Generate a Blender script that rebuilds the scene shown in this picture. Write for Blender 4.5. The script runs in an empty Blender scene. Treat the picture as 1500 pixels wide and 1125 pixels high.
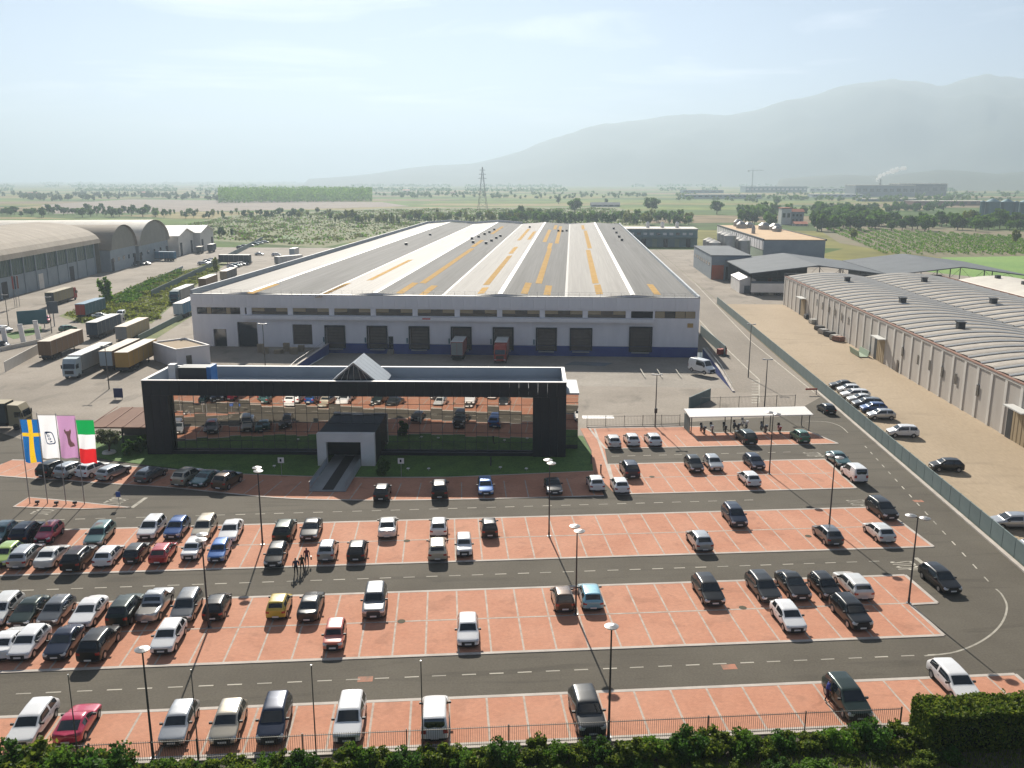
import bpy, bmesh, math, random
import numpy as np
from mathutils import Vector, Matrix
R = math.radians
random.seed(7)
scene = bpy.context.scene
COL = scene.collection
# ------------------------------------------------------------------ camera
F, CX, CY, HOR, CH = 1300., 750., 562.5, 263., 35.5
T = math.atan((CY - HOR) / F)
cam = bpy.data.cameras.new('camera'); camo = bpy.data.objects.new('camera', cam); COL.objects.link(camo)
camo.location = (0, 0, CH); camo.rotation_euler = (R(90) - T, 0, 0)
cam.sensor_width = 36; cam.lens = 36 * F / 1500.; cam.clip_start = 0.5; cam.clip_end = 60000
scene.camera = camo
# ------------------------------------------------------------------ world, sun, exposure
SUN_EL, SUN_AZ = 33, -8.
HAZE = 2.5e-4
w = bpy.data.worlds.new('World'); scene.world = w; w.use_nodes = True
nt = w.node_tree; nt.nodes.clear()
out = nt.nodes.new('ShaderNodeOutputWorld'); bg = nt.nodes.new('ShaderNodeBackground')
sky = nt.nodes.new('ShaderNodeTexSky'); sky.sky_type = 'NISHITA'; sky.sun_disc = False
sky.sun_elevation = R(SUN_EL); sky.sun_rotation = R(SUN_AZ); sky.altitude = 50
sky.air_density = 0.34; sky.dust_density = 0.06; sky.ozone_density = 3.0
tc = nt.nodes.new('ShaderNodeTexCoord'); sep = nt.nodes.new('ShaderNodeSeparateXYZ')
nt.links.new(tc.outputs['Generated'], sep.inputs[0])
def wm(op, a, b):
    n = nt.nodes.new('ShaderNodeMath'); n.operation = op
    for i, x in enumerate((a, b)):
        if isinstance(x, (int, float)): n.inputs[i].default_value = x
        else: nt.links.new(x, n.inputs[i])
    return n.outputs[0]
zz = wm('MAXIMUM', wm('ADD', sep.outputs[2], 0.06), 0.03)       # high cirrus on a flat layer
cmb = nt.nodes.new('ShaderNodeCombineXYZ')
nt.links.new(wm('MULTIPLY', wm('DIVIDE', sep.outputs[0], zz), 0.55), cmb.inputs[0])
nt.links.new(wm('MULTIPLY', wm('DIVIDE', sep.outputs[1], zz), 0.9), cmb.inputs[1])
cn = nt.nodes.new('ShaderNodeTexNoise'); cn.inputs['Scale'].default_value = 1.1; cn.inputs['Detail'].default_value = 7
cn.inputs['Roughness'].default_value = 0.55; cn.inputs['Distortion'].default_value = 0.6
nt.links.new(cmb.outputs[0], cn.inputs['Vector'])
cr = nt.nodes.new('ShaderNodeMapRange'); cr.inputs[1].default_value = 0.52; cr.inputs[2].default_value = 0.72
cr.inputs[3].default_value = 0.0; cr.inputs[4].default_value = 0.6; cr.clamp = True
nt.links.new(cn.outputs['Fac'], cr.inputs[0])
cm = nt.nodes.new('ShaderNodeMixRGB'); cm.blend_type = 'ADD'; cm.inputs[2].default_value = (13., 11.5, 9.5, 1)
nt.links.new(cr.outputs[0], cm.inputs[0]); nt.links.new(sky.outputs[0], cm.inputs[1])
nt.links.new(cm.outputs[0], bg.inputs[0]); bg.inputs[1].default_value = 0.055
nt.links.new(bg.outputs[0], out.inputs[0])
sl = bpy.data.lights.new('sun', 'SUN'); sl.energy = 5.0; sl.angle = R(0.53); sl.color = (1.0, 0.93, 0.82)
so = bpy.data.objects.new('sun', sl); COL.objects.link(so)
sd = Vector((math.sin(R(SUN_AZ)) * math.cos(R(SUN_EL)), math.cos(R(SUN_AZ)) * math.cos(R(SUN_EL)), math.sin(R(SUN_EL))))
so.rotation_euler = (-sd).to_track_quat('-Z', 'Y').to_euler(); so.location = (0, 0, 200)
vs = scene.view_settings; vs.view_transform = 'Standard'; vs.look = 'None'; vs.gamma = 1.0; vs.use_curve_mapping = False
vs.exposure = 1.12
cy = scene.cycles; cy.use_denoising = True; cy.max_bounces = 6; cy.volume_bounces = 1; cy.diffuse_bounces = 3
cy.glossy_bounces = 4; cy.transmission_bounces = 4; cy.transparent_max_bounces = 8; cy.sample_clamp_indirect = 6; cy.caustics_reflective = False

# ------------------------------------------------------------------ measuring: photograph pixel -> place on the ground
def G(px, py, z=0.):
    dx = (px - CX) / F; dy = (py - CY) / F
    fy = math.cos(T) - dy * math.sin(T); fz = -math.sin(T) - dy * math.cos(T); t = (z - CH) / fz
    return Vector((dx * t, fy * t, z))
class Frame:
    """a site grid turned by a few degrees; local x = u, local y = v"""
    def __init__(s, deg): s.a = R(deg); s.c = math.cos(s.a); s.s = math.sin(s.a)
    def xy(s, u, v, z=0.): return Vector((u * s.c - v * s.s, u * s.s + v * s.c, z))
    def uv(s, p): return (p[0] * s.c + p[1] * s.s, -p[0] * s.s + p[1] * s.c)
    def g(s, px, py, z=0.): return s.uv(G(px, py, z))
LOT, WH, OFF, NUL = Frame(4.29), Frame(-3.77), Frame(-1.25), Frame(0)
# ------------------------------------------------------------------ mesh collector
class MB:
    def __init__(s): s.v = []; s.f = []; s.m = []
    def add(s, vs, fs, mi=0):
        o = len(s.v); s.v += [tuple(x) for x in vs]; s.f += [tuple(i + o for i in f) for f in fs]; s.m += [mi] * len(fs); return s
    def box(s, x0, x1, y0, y1, z0, z1, mi=0):
        return s.add([(x0,y0,z0),(x1,y0,z0),(x1,y1,z0),(x0,y1,z0),(x0,y0,z1),(x1,y0,z1),(x1,y1,z1),(x0,y1,z1)],
                     [(0,3,2,1),(4,5,6,7),(0,1,5,4),(1,2,6,5),(2,3,7,6),(3,0,4,7)], mi)
    def rbox(s, c, sx, sy, sz, rz, mi=0):
        n = MB().box(-sx/2, sx/2, -sy/2, sy/2, 0, sz); co, si = math.cos(rz), math.sin(rz)
        return s.add([(c[0]+x*co-y*si, c[1]+x*si+y*co, c[2]+z) for x, y, z in n.v], n.f, mi)
    def poly(s, pts, z, mi=0):
        return s.add([(p[0], p[1], z) for p in pts], [tuple(range(len(pts)))], mi)
    def prism(s, pts, z0, z1, mi=0):
        n = len(pts); a = sum(pts[i][0]*pts[(i+1)%n][1]-pts[(i+1)%n][0]*pts[i][1] for i in range(n))
        if a < 0: pts = pts[::-1]
        s.add([(p[0],p[1],z0) for p in pts]+[(p[0],p[1],z1) for p in pts],
              [tuple(range(n-1,-1,-1)), tuple(range(n,2*n))]+[(i,(i+1)%n,n+(i+1)%n,n+i) for i in range(n)], mi); return s
    def cyl(s, x, y, z0, z1, r0, r1=None, n=10, mi=0):
        r1 = r0 if r1 is None else r1
        v = [(x+r*math.cos(2*math.pi*i/n), y+r*math.sin(2*math.pi*i/n), z) for r, z in ((r0,z0),(r1,z1)) for i in range(n)]
        return s.add(v, [(i,(i+1)%n,n+(i+1)%n,n+i) for i in range(n)]+[tuple(range(n-1,-1,-1)), tuple(range(n,2*n))], mi)
    def tube(s, p, q, r, n=6, r1=None, mi=0):
        p, q = Vector(p), Vector(q); d = (q-p).normalized(); a = d.orthogonal().normalized(); b = d.cross(a); r1 = r if r1 is None else r1
        v = [tuple(c+(a*math.cos(2*math.pi*i/n)+b*math.sin(2*math.pi*i/n))*rr) for c, rr in ((p,r),(q,r1)) for i in range(n)]
        return s.add(v, [(i,(i+1)%n,n+(i+1)%n,n+i) for i in range(n)]+[tuple(range(n-1,-1,-1)), tuple(range(n,2*n))], mi)
    def extrude_y(s, prof, y0, y1, mi=0, caps=True):
        """profile of (x, z) swept along y"""
        n = len(prof)
        s.add([(x,y0,z) for x,z in prof]+[(x,y1,z) for x,z in prof],
              [(i,(i+1)%n,n+(i+1)%n,n+i) for i in range(n)]+([tuple(range(n-1,-1,-1)), tuple(range(n,2*n))] if caps else []), mi); return s
    def extrude_x(s, prof, x0, x1, mi=0, caps=True):
        n = len(prof)
        s.add([(x0,y,z) for y,z in prof]+[(x1,y,z) for y,z in prof],
              [(i,(i+1)%n,n+(i+1)%n,n+i) for i in range(n)]+([tuple(range(n-1,-1,-1)), tuple(range(n,2*n))] if caps else []), mi); return s
    def mesh(s, name, mats, smooth=False):
        me = bpy.data.meshes.new(name); me.from_pydata(s.v, [], s.f)
        for m in (mats if isinstance(mats, (list, tuple)) else [mats]): me.materials.append(m)
        if any(s.m): me.polygons.foreach_set('material_index', s.m)
        if smooth: me.polygons.foreach_set('use_smooth', [True]*len(s.f))
        bm = bmesh.new(); bm.from_mesh(me); bmesh.ops.recalc_face_normals(bm, faces=bm.faces); bm.to_mesh(me); bm.free()
        return me
    def build(s, name, mat, parent=None, frame=None, loc=None, rz=0., smooth=False, kind=None):
        return link(name, s.mesh(name, mat, smooth), parent, frame, loc, rz, kind)
def link(name, me, parent=None, frame=None, loc=None, rz=0., kind=None):
    o = bpy.data.objects.new(name, me); COL.objects.link(o)
    if parent is not None: o.parent = parent
    if frame is not None: o.rotation_euler = (0, 0, frame.a)
    if loc is not None: o.location = loc; o.rotation_euler = (0, 0, rz + (frame.a if frame else 0))
    if kind: o['kind'] = kind
    return o
def thing(name, label, cat, loc=(0,0,0), rz=0., group=None):
    o = bpy.data.objects.new(name, None); COL.objects.link(o); o.location = loc; o.rotation_euler = (0,0,rz); o.empty_display_size = .2
    return tag(o, label, cat, group)
def tag(o, label, cat, group=None):
    o['label'] = label; o['category'] = cat
    if group: o['group'] = group
    return o
def copy_tree(o, parent=None):
    c = o.copy(); COL.objects.link(c); c.parent = parent
    for ch in o.children: copy_tree(ch, c)
    return c
def np_mesh(name, verts, nq, mat, smooth=False):
    me = bpy.data.meshes.new(name); n = len(verts)
    me.vertices.add(n); me.vertices.foreach_set('co', np.ascontiguousarray(verts, dtype=np.float32).ravel())
    me.loops.add(n); me.loops.foreach_set('vertex_index', np.arange(n, dtype=np.int32))
    me.polygons.add(n // nq); me.polygons.foreach_set('loop_start', np.arange(0, n, nq, dtype=np.int32)); me.polygons.foreach_set('loop_total', np.full(n // nq, nq, dtype=np.int32))
    me.update(calc_edges=True)
    for m in (mat if isinstance(mat, (list, tuple)) else [mat]): me.materials.append(m)
    return me
# ------------------------------------------------------------------ materials
def mat(name, col, rough=.8, col2=None, scale=1., metal=0., bump=0., detail=5, coat=0., spec=.5, fine=None, coords='Object', stretch=None, lo=.35, hi=.65, rnd=0., stain=None):
    m = bpy.data.materials.new(name); m.use_nodes = True; n = m.node_tree.nodes; L = m.node_tree.links
    b = n['Principled BSDF']; b.inputs['Base Color'].default_value = (*col, 1); b.inputs['Roughness'].default_value = rough
    b.inputs['Metallic'].default_value = metal; b.inputs['Coat Weight'].default_value = coat; b.inputs['Coat Roughness'].default_value = .04; b.inputs['Specular IOR Level'].default_value = spec
    cur = None
    if col2 is not None:
        c = n.new('ShaderNodeTexCoord'); vec = c.outputs[coords]
        if stretch:
            mp = n.new('ShaderNodeMapping'); mp.inputs['Scale'].default_value = stretch; L.new(vec, mp.inputs[0]); vec = mp.outputs[0]
        t = n.new('ShaderNodeTexNoise'); t.inputs['Scale'].default_value = scale; t.inputs['Detail'].default_value = detail; t.inputs['Roughness'].default_value = .6
        L.new(vec, t.inputs['Vector'])
        r = n.new('ShaderNodeMapRange'); r.inputs[1].default_value = lo; r.inputs[2].default_value = hi; L.new(t.outputs['Fac'], r.inputs[0])
        x = n.new('ShaderNodeMixRGB'); x.inputs[1].default_value = (*col, 1); x.inputs[2].default_value = (*col2, 1); L.new(r.outputs[0], x.inputs[0]); cur = x.outputs[0]
        if fine:
            t2 = n.new('ShaderNodeTexNoise'); t2.inputs['Scale'].default_value = fine[0]; t2.inputs['Detail'].default_value = 3; L.new(vec, t2.inputs['Vector'])
            r2 = n.new('ShaderNodeMapRange'); r2.inputs[1].default_value = .3; r2.inputs[2].default_value = .7; r2.inputs[3].default_value = 1-fine[1]; r2.inputs[4].default_value = 1+fine[1]; L.new(t2.outputs['Fac'], r2.inputs[0])
            y = n.new('ShaderNodeVectorMath'); y.operation = 'SCALE'; L.new(cur, y.inputs[0]); L.new(r2.outputs[0], y.inputs['Scale']); cur = y.outputs[0]
        if stain:
            t3 = n.new('ShaderNodeTexNoise'); t3.inputs['Scale'].default_value = stain[0]; t3.inputs['Detail'].default_value = 6; t3.inputs['Distortion'].default_value = .8
            if len(stain) > 2:
                mp3 = n.new('ShaderNodeMapping'); mp3.inputs['Scale'].default_value = stain[2]; L.new(c.outputs[coords], mp3.inputs[0]); L.new(mp3.outputs[0], t3.inputs['Vector'])
            else: L.new(c.outputs[coords], t3.inputs['Vector'])
            r4 = n.new('ShaderNodeMapRange'); r4.inputs[1].default_value = .56; r4.inputs[2].default_value = .68; r4.inputs[3].default_value = 1.; r4.inputs[4].default_value = 1-stain[1]; L.new(t3.outputs['Fac'], r4.inputs[0])
            y = n.new('ShaderNodeVectorMath'); y.operation = 'SCALE'; L.new(cur, y.inputs[0]); L.new(r4.outputs[0], y.inputs['Scale']); cur = y.outputs[0]
        if bump:
            bp = n.new('ShaderNodeBump'); bp.inputs['Strength'].default_value = bump; L.new(t.outputs['Fac'], bp.inputs['Height']); L.new(bp.outputs[0], b.inputs['Normal'])
    if rnd:
        oi = n.new('ShaderNodeObjectInfo'); r3 = n.new('ShaderNodeMapRange'); r3.inputs[3].default_value = 1-rnd; r3.inputs[4].default_value = 1+rnd; L.new(oi.outputs['Random'], r3.inputs[0])
        y = n.new('ShaderNodeVectorMath'); y.operation = 'SCALE'; L.new(r3.outputs[0], y.inputs['Scale'])
        if cur is None: y.inputs[0].default_value = col
        else: L.new(cur, y.inputs[0])
        cur = y.outputs[0]
    if cur is not None: L.new(cur, b.inputs['Base Color'])
    return m
def leafmat(name, c1, c2, transl=.35, rnd=.25):
    m = bpy.data.materials.new(name); m.use_nodes = True; n = m.node_tree.nodes; L = m.node_tree.links; b = n['Principled BSDF']
    b.inputs['Roughness'].default_value = .65; b.inputs['Specular IOR Level'].default_value = .25
    g = n.new('ShaderNodeNewGeometry'); oi = n.new('ShaderNodeObjectInfo')
    x = n.new('ShaderNodeMixRGB'); x.inputs[1].default_value = (*c1, 1); x.inputs[2].default_value = (*c2, 1); L.new(g.outputs['Random Per Island'], x.inputs[0])
    r3 = n.new('ShaderNodeMapRange'); r3.inputs[3].default_value = 1-rnd; r3.inputs[4].default_value = 1+rnd; L.new(oi.outputs['Random'], r3.inputs[0])
    y = n.new('ShaderNodeVectorMath'); y.operation = 'SCALE'; L.new(x.outputs[0], y.inputs[0]); L.new(r3.outputs[0], y.inputs['Scale'])
    L.new(y.outputs[0], b.inputs['Base Color'])
    t = n.new('ShaderNodeBsdfTranslucent'); L.new(y.outputs[0], t.inputs[0]); mx = n.new('ShaderNodeMixShader'); mx.inputs[0].default_value = transl
    L.new(b.outputs[0], mx.inputs[1]); L.new(t.outputs[0], mx.inputs[2]); L.new(mx.outputs[0], n['Material Output'].inputs[0]); return m
M = {}
M['asphalt'] = mat('asphalt', (.086,.075,.058), .92, (.112,.099,.077), .12, fine=(6, .12), detail=8, spec=.3, stain=(.3,.22,(.25,2.2,1)))
M['yard'] = mat('yard concrete', (.215,.185,.15), .9, (.30,.26,.215), .06, fine=(2.5,.10), detail=8, spec=.3, stain=(.22,.25,(1,.45,1)))
M['tan_yard'] = mat('tan paving', (.33,.255,.17), .9, (.39,.305,.21), .07, fine=(3,.08), detail=7, spec=.3, stretch=(1,.3,1), stain=(.15,.14,(.6,1.4,1)))
M['road'] = mat('worn road', (.20,.172,.14), .9, (.26,.225,.185), .08, fine=(3,.10), detail=7, spec=.3, stretch=(1,.35,1))
M['apron'] = mat('dock apron', (.20,.175,.145), .9, (.27,.24,.20), .1, fine=(2,.12), detail=7)
M['line'] = mat('white marking', (.44,.41,.34), .85, (.20,.185,.15), 1.1, detail=7, lo=.42, hi=.78, rnd=.25)
M['drain'] = mat('rusty drain iron', (.06,.055,.03), .9)
M['redmark'] = mat('faded red marking', (.42,.16,.09), .85, (.20,.12,.08), 1.5)
M['strip'] = mat('pale paving strip', (.46,.40,.34), .85, (.34,.27,.22), .9, fine=(7,.12))
M['kerb'] = mat('concrete kerb', (.50,.45,.40), .85, (.38,.34,.30), .5)
M['lawn'] = mat('lawn', (.055,.12,.018), .9, (.085,.17,.025), .4, fine=(5,.35))
M['earth'] = mat('dry earth', (.17,.125,.065), .95, (.13,.13,.05), .03, detail=8)
def bricks():
    m = mat('brick paving', (.46,.21,.13), .9, (.52,.26,.17), .16, fine=(3,.06), detail=8, spec=.3, stain=(.45,.16))
    n = m.node_tree.nodes; L = m.node_tree.links; b = n['Principled BSDF']; src = b.inputs['Base Color'].links[0].from_socket
    c = n.new('ShaderNodeTexCoord'); bt = n.new('ShaderNodeTexBrick'); bt.inputs['Scale'].default_value = 1; bt.inputs['Brick Width'].default_value = .24; bt.inputs['Row Height'].default_value = .12
    bt.inputs['Mortar Size'].default_value = .008; bt.inputs['Color1'].default_value = (.95,.95,.95,1); bt.inputs['Color2'].default_value = (1.05,1.04,1.03,1); bt.inputs['Mortar'].default_value = (.86,.86,.86,1); bt.inputs['Bias'].default_value = 0
    L.new(c.outputs['Object'], bt.inputs['Vector']); x = n.new('ShaderNodeMixRGB'); x.blend_type = 'MULTIPLY'; x.inputs[0].default_value = 1
    L.new(src, x.inputs[1]); L.new(bt.outputs['Color'], x.inputs[2]); L.new(x.outputs[0], b.inputs['Base Color']); return m
M['brick'] = bricks()
def fields():
    m = bpy.data.materials.new('farmland'); m.use_nodes = True; n = m.node_tree.nodes; L = m.node_tree.links; b = n['Principled BSDF']; b.inputs['Roughness'].default_value = .95; b.inputs['Specular IOR Level'].default_value = .1
    c = n.new('ShaderNodeTexCoord'); mp = n.new('ShaderNodeMapping'); mp.inputs['Scale'].default_value = (.0028,.0075,1); mp.inputs['Rotation'].default_value = (0,0,R(12)); L.new(c.outputs['Object'], mp.inputs[0])
    v = n.new('ShaderNodeTexVoronoi'); v.distance = 'CHEBYCHEV'; v.inputs['Scale'].default_value = 1; v.inputs['Randomness'].default_value = .8; L.new(mp.outputs[0], v.inputs['Vector'])
    s = n.new('ShaderNodeSeparateColor'); L.new(v.outputs['Color'], s.inputs[0])
    r = n.new('ShaderNodeValToRGB'); e = r.color_ramp; e.interpolation = 'CONSTANT'
    for i, (p, col) in enumerate([(0,(.07,.12,.02)),(.2,(.19,.18,.05)),(.36,(.10,.16,.025)),(.5,(.21,.16,.09)),(.62,(.06,.10,.022)),(.76,(.15,.19,.035)),(.9,(.25,.21,.09))]):
        el = e.elements[i] if i < 2 else e.elements.new(p); el.position = p; el.color = (*col, 1)
    L.new(s.outputs[0], r.inputs[0])
    t = n.new('ShaderNodeTexNoise'); t.inputs['Scale'].default_value = .03; t.inputs['Detail'].default_value = 8; L.new(c.outputs['Object'], t.inputs['Vector'])
    r2 = n.new('ShaderNodeMapRange'); r2.inputs[1].default_value = .3; r2.inputs[2].default_value = .7; r2.inputs[3].default_value = .65; r2.inputs[4].default_value = 1.3; L.new(t.outputs['Fac'], r2.inputs[0])
    y = n.new('ShaderNodeVectorMath'); y.operation = 'SCALE'; L.new(r.outputs[0], y.inputs[0]); L.new(r2.outputs[0], y.inputs['Scale']); L.new(y.outputs[0], b.inputs['Base Color']); return m
M['farm'] = fields()
M['grassgreen'] = mat('bright meadow', (.10,.22,.022), .9, (.15,.27,.03), .03, fine=(.6,.15))
M['scrub'] = mat('rough grassland', (.09,.12,.026), .95, (.14,.14,.04), .035, fine=(.4,.3), detail=9)
M['verge'] = mat('weedy verge', (.09,.13,.03), .95, (.19,.19,.06), .12, fine=(2,.3), detail=9)
M['plough'] = mat('ploughed field', (.17,.13,.10), .95, (.22,.17,.13), .02, fine=(.2,.12))
M['neargrass'] = mat('near grass', (.05,.10,.015), .95, (.10,.15,.03), 1.2, fine=(9,.35))
M['white'] = mat('white paint', (.74,.72,.70), .6, (.64,.62,.60), .35)
M['white_wall'] = mat('white panel', (.82,.79,.79), .7, (.74,.715,.715), .5, stretch=(1,1,.25), rnd=.025)
M['blue_base'] = mat('blue wall base', (.022,.045,.20), .6, (.03,.06,.24), .5)
M['door_brown'] = mat('dock door', (.085,.065,.05), .6, (.11,.085,.065), 1, rnd=.15)
M['dark'] = mat('dark void', (.02,.02,.02), .8)
M['rubber'] = mat('rubber', (.022,.022,.022), .85)
M['black_clad'] = mat('black cladding', (.008,.010,.014), .5, (.012,.015,.02), .6, rnd=.12, spec=.3)
M['steel'] = mat('grey steel', (.33,.33,.33), .45, metal=.6)
M['dark_steel'] = mat('dark steel', (.045,.047,.05), .5, metal=.3)
M['roof_grey'] = mat('roof sheet', (.155,.153,.147), .85, (.19,.187,.18), .05, fine=(.5,.12), stretch=(5,.06,1), stain=(.12,.12,(2,.12,1)), rnd=.05, spec=.15)
M['roof_glare'] = mat('pale roof sheet', (.20,.187,.17), .72, (.25,.233,.21), .05, fine=(.5,.12), stretch=(5,.06,1), stain=(.12,.12,(2,.12,1)), rnd=.05, spec=.3)  # sun glare of the left west-facing slopes, painted into the sheet colour
M['roof_glare_faint'] = mat('painted faint glare roof sheet', (.195,.185,.172), .75, (.24,.228,.21), .05, fine=(.5,.12), stretch=(5,.06,1), stain=(.12,.12,(2,.12,1)), spec=.2)  # fainter glare painted into the colour, for the right-hand west slopes
M['ridge'] = mat('white ridge cap', (.78,.76,.72), .6)
M['skylight'] = mat('orange fibreglass skylight', (.47,.29,.10), .95, (.54,.36,.15), .5, rnd=.10, spec=.05)
M['gutter'] = mat('valley gutter', (.10,.095,.09), .6)
M['winglass'] = mat('dark window', (.02,.027,.035), .06, spec=.8)
M['tanblind'] = mat('tan blind', (.36,.28,.17), .7)
M['parapet'] = mat('pale blue-grey membrane', (.36,.40,.44), .6, (.30,.34,.38), .2)
M['mirror'] = mat('tinted mirror glass', (.70,.67,.63), .015, metal=1.0, rnd=.06)
M['brown_roof'] = mat('brown roof', (.16,.075,.045), .85, (.20,.10,.06), .5)
M['beige_panel'] = mat('beige concrete panel', (.53,.49,.44), .85, (.46,.42,.375), .5, stretch=(1,1,.2), rnd=.05)
M['beige_rib'] = mat('pale concrete rib', (.66,.63,.58), .8, (.58,.55,.50), .5)
M['shell'] = mat('weathered roof shell', (.36,.32,.27), .8, (.27,.24,.205), .25, fine=(1.5,.12), rnd=.10)
M['shell2'] = mat('grey shell edge', (.52,.52,.50), .7)
M['rust'] = mat('rusty edge', (.26,.13,.085), .8, (.20,.10,.07), .8)
M['hangar_roof'] = mat('hangar roof', (.235,.20,.155), .85, (.30,.255,.20), .12, fine=(.8,.1), stretch=(.3,2,1))
M['hangar_wall'] = mat('grey hangar panel', (.26,.30,.33), .7, (.22,.26,.29), .3, rnd=.06)
M['hangar_glass'] = mat('green strip glazing', (.045,.085,.075), .25, rnd=.2)
M['pale_roof'] = mat('pale vault roof', (.60,.56,.48), .6, (.50,.46,.40), .2)
M['stone_arch'] = mat('grey-brown gable', (.22,.21,.17), .8, (.26,.245,.20), .2)
M['grey_sheet'] = mat('slate grey sheet', (.10,.115,.13), .8, (.125,.14,.155), .15, spec=.25)
M['orange_roof'] = mat('ochre roof', (.52,.34,.17), .8, (.44,.29,.15), .2)
M['brick_red'] = mat('red wall', (.42,.11,.05), .7)
M['tank'] = mat('tank steel', (.42,.42,.40), .45, (.35,.34,.32), .5, metal=.5)
M['silo'] = mat('teal silo', (.05,.13,.16), .5, (.06,.155,.19), .3, metal=.3)
M['green_wall'] = mat('pale green wall', (.26,.33,.24), .75)
M['teal_wall'] = mat('teal panel wall', (.16,.24,.25), .7, (.20,.28,.28), .3)
M['fence_metal'] = mat('fence steel', (.10,.095,.085), .6, metal=.3)
M['concrete_wall'] = mat('green-grey fence wall', (.12,.165,.165), .8, (.155,.20,.195), .25, rnd=.06)
M['bark'] = mat('bark', (.09,.065,.045), .9)
M['leaf'] = leafmat('leaves', (.06,.15,.012), (.145,.25,.03), .5)
M['leaf_dark'] = leafmat('dark leaves', (.034,.098,.012), (.08,.165,.024), .5)
M['leaf_yellow'] = leafmat('yellow-green leaves', (.14,.19,.02), (.25,.27,.045), .45)
M['leaf_olive'] = leafmat('olive leaves', (.06,.08,.035), (.11,.13,.06))
M['leaf_hedge'] = leafmat('hedge leaves', (.04,.095,.01), (.20,.24,.03), .5, 0.1)
M['leaf_dry'] = leafmat('dry grass', (.09,.11,.025), (.14,.145,.04), .4)
M['mountain'] = mat('wooded mountain', (.022,.042,.022), .95, (.045,.06,.03), .004, detail=9)
# ================================================================== GROUND
def struct(name, mb, m, frame=None, parent=None):
    o = mb.build(name, m, parent, frame)
    if parent is None: o['kind'] = 'structure'
    return o
HU0, HU1, HV0, HV1 = -52., 28., 153., 186.3      # the sunken loading apron
def hole_sheet(u0, u1, v0, v1, z):
    m = MB(); xs = [u0, HU0, HU1, u1]; ys = [v0, HV0, HV1, v1]
    for i in range(3):
        for j in range(3):
            if i == 1 and j == 1: continue
            m.add([(xs[i],ys[j],z),(xs[i+1],ys[j],z),(xs[i+1],ys[j+1],z),(xs[i],ys[j+1],z)], [(0,1,2,3)])
    return m
struct('terrain', hole_sheet(-15000, 15000, -400, 14500, -.06), M['farm'], WH)
struct('yard', hole_sheet(-215, 44.2, 96, 470, 0.), M['yard'], WH)
ap = MB(); ap.add([(HU0,HV0,0),(HU1,HV0,0),(HU1,180,-1.2),(HU0,180,-1.2)], [(0,1,2,3)]); ap.add([(HU0,180,-1.2),(HU1,180,-1.2),(HU1,HV1,-1.2),(HU0,HV1,-1.2)], [(0,1,2,3)])
apron = struct('loading_apron', ap, M['apron'], WH)
rw_ = MB(); rw_.poly([(28.3,150),(43.0,150),(43.0,470),(28.3,470)], .006); road_r = struct('service_road', rw_, M['road'], WH)
ty = MB(); ty.poly([(43.3,40),(140,40),(140,262),(43.3,262)], .002); struct('tan_paved_yard', ty, M['tan_yard'], WH)
lot_poly = [LOT.xy(-120,48.6), WH.xy(42.5,44), WH.xy(42.5,148), LOT.xy(52,128.5), LOT.xy(20,124), LOT.xy(17,108), OFF.xy(-30,106), OFF.xy(-54,110), OFF.xy(-66,114.5), OFF.xy(-76,121), OFF.xy(-150,118)]
lp = MB(); lp.poly([LOT.uv(p) for p in lot_poly], .012); lot = struct('parking_road', lp, M['asphalt'], LOT)
ng = MB(); ng.poly([(-150,20),(150,20),(150,48.9),(-150,48.9)], -.02); struct('grass_verge', ng, M['neargrass'], LOT)
def ribbon(pts, wd, z, m=None):
    m = m or MB(); pts = [Vector((p[0], p[1], 0)) for p in pts]; n = len(pts); L = []; Rr = []
    for i in range(n):
        d = (pts[min(i+1,n-1)] - pts[max(i-1,0)]).normalized(); q = Vector((-d.y, d.x, 0))
        L.append(pts[i]+q*wd/2); Rr.append(pts[i]-q*wd/2)
    for i in range(n-1): m.add([(p.x,p.y,z) for p in (Rr[i],Rr[i+1],L[i+1],L[i])], [(0,1,2,3)])
    return m
def smooth_line(pts, k=6):
    out = []; n = len(pts)
    for i in range(n-1):
        p0, p1, p2, p3 = pts[max(i-1,0)], pts[i], pts[i+1], pts[min(i+2,n-1)]
        for j in range(k):
            t = j/k; out.append(.5*((2*p1)+(-p0+p2)*t+(2*p0-5*p1+4*p2-p3)*t*t+(-p0+3*p1-3*p2+p3)*t**3))
    return out + [pts[-1]]
BAY = 2.53
def brick_island(quad_pts, mids, phase, v0, v1, u_lo, u_hi, bay=BAY, slant=None):
    """paved parking strip: brick bed, pale kerb strips, one pale strip between each two bays"""
    b = MB().prism(quad_pts, -.02, .05); o = struct('brick_pavement', b, M['brick'], LOT)
    n = len(quad_pts)
    for i in range(n):
        a, c = Vector((*quad_pts[i], 0)), Vector((*quad_pts[(i+1)%n], 0)); d = (c-a).normalized(); q = Vector((-d.y,d.x,0))
        pts = [a-q*.16, c-q*.16, c+q*.16, a+q*.16]
        MB().prism([(p.x,p.y) for p in pts], -.01, .06+.003*(i%2)).build('kerb_strip', M['kerb'], o)
    for vm in mids: MB().box(u_lo+.2, u_hi-.2, vm-.10, vm+.10, .0, .058).build('centre_strip', M['strip'], o)
    segs = sorted([v0]+list(mids)+[v1])
    for a, c in zip(segs[:-1], segs[1:]):
        me = MB().box(-.075,.075,a+.17,c-.17,0.,.055).mesh('divider_strip', M['strip'])
        u = phase - math.ceil((phase-u_lo)/bay)*bay + bay
        while u < u_hi-.5:
            link('divider_strip', me, o, None, (u, 0, 0)); u += bay
    return o
def ph(px, py): return LOT.g(px, py)[0]
isl_fence = brick_island([(-70,50.6),(41.3,50.6),(41.3,55.9),(-70,55.9)], [], ph(713,1028), 50.6, 55.9, -70, 41.3, 2.62)
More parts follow.
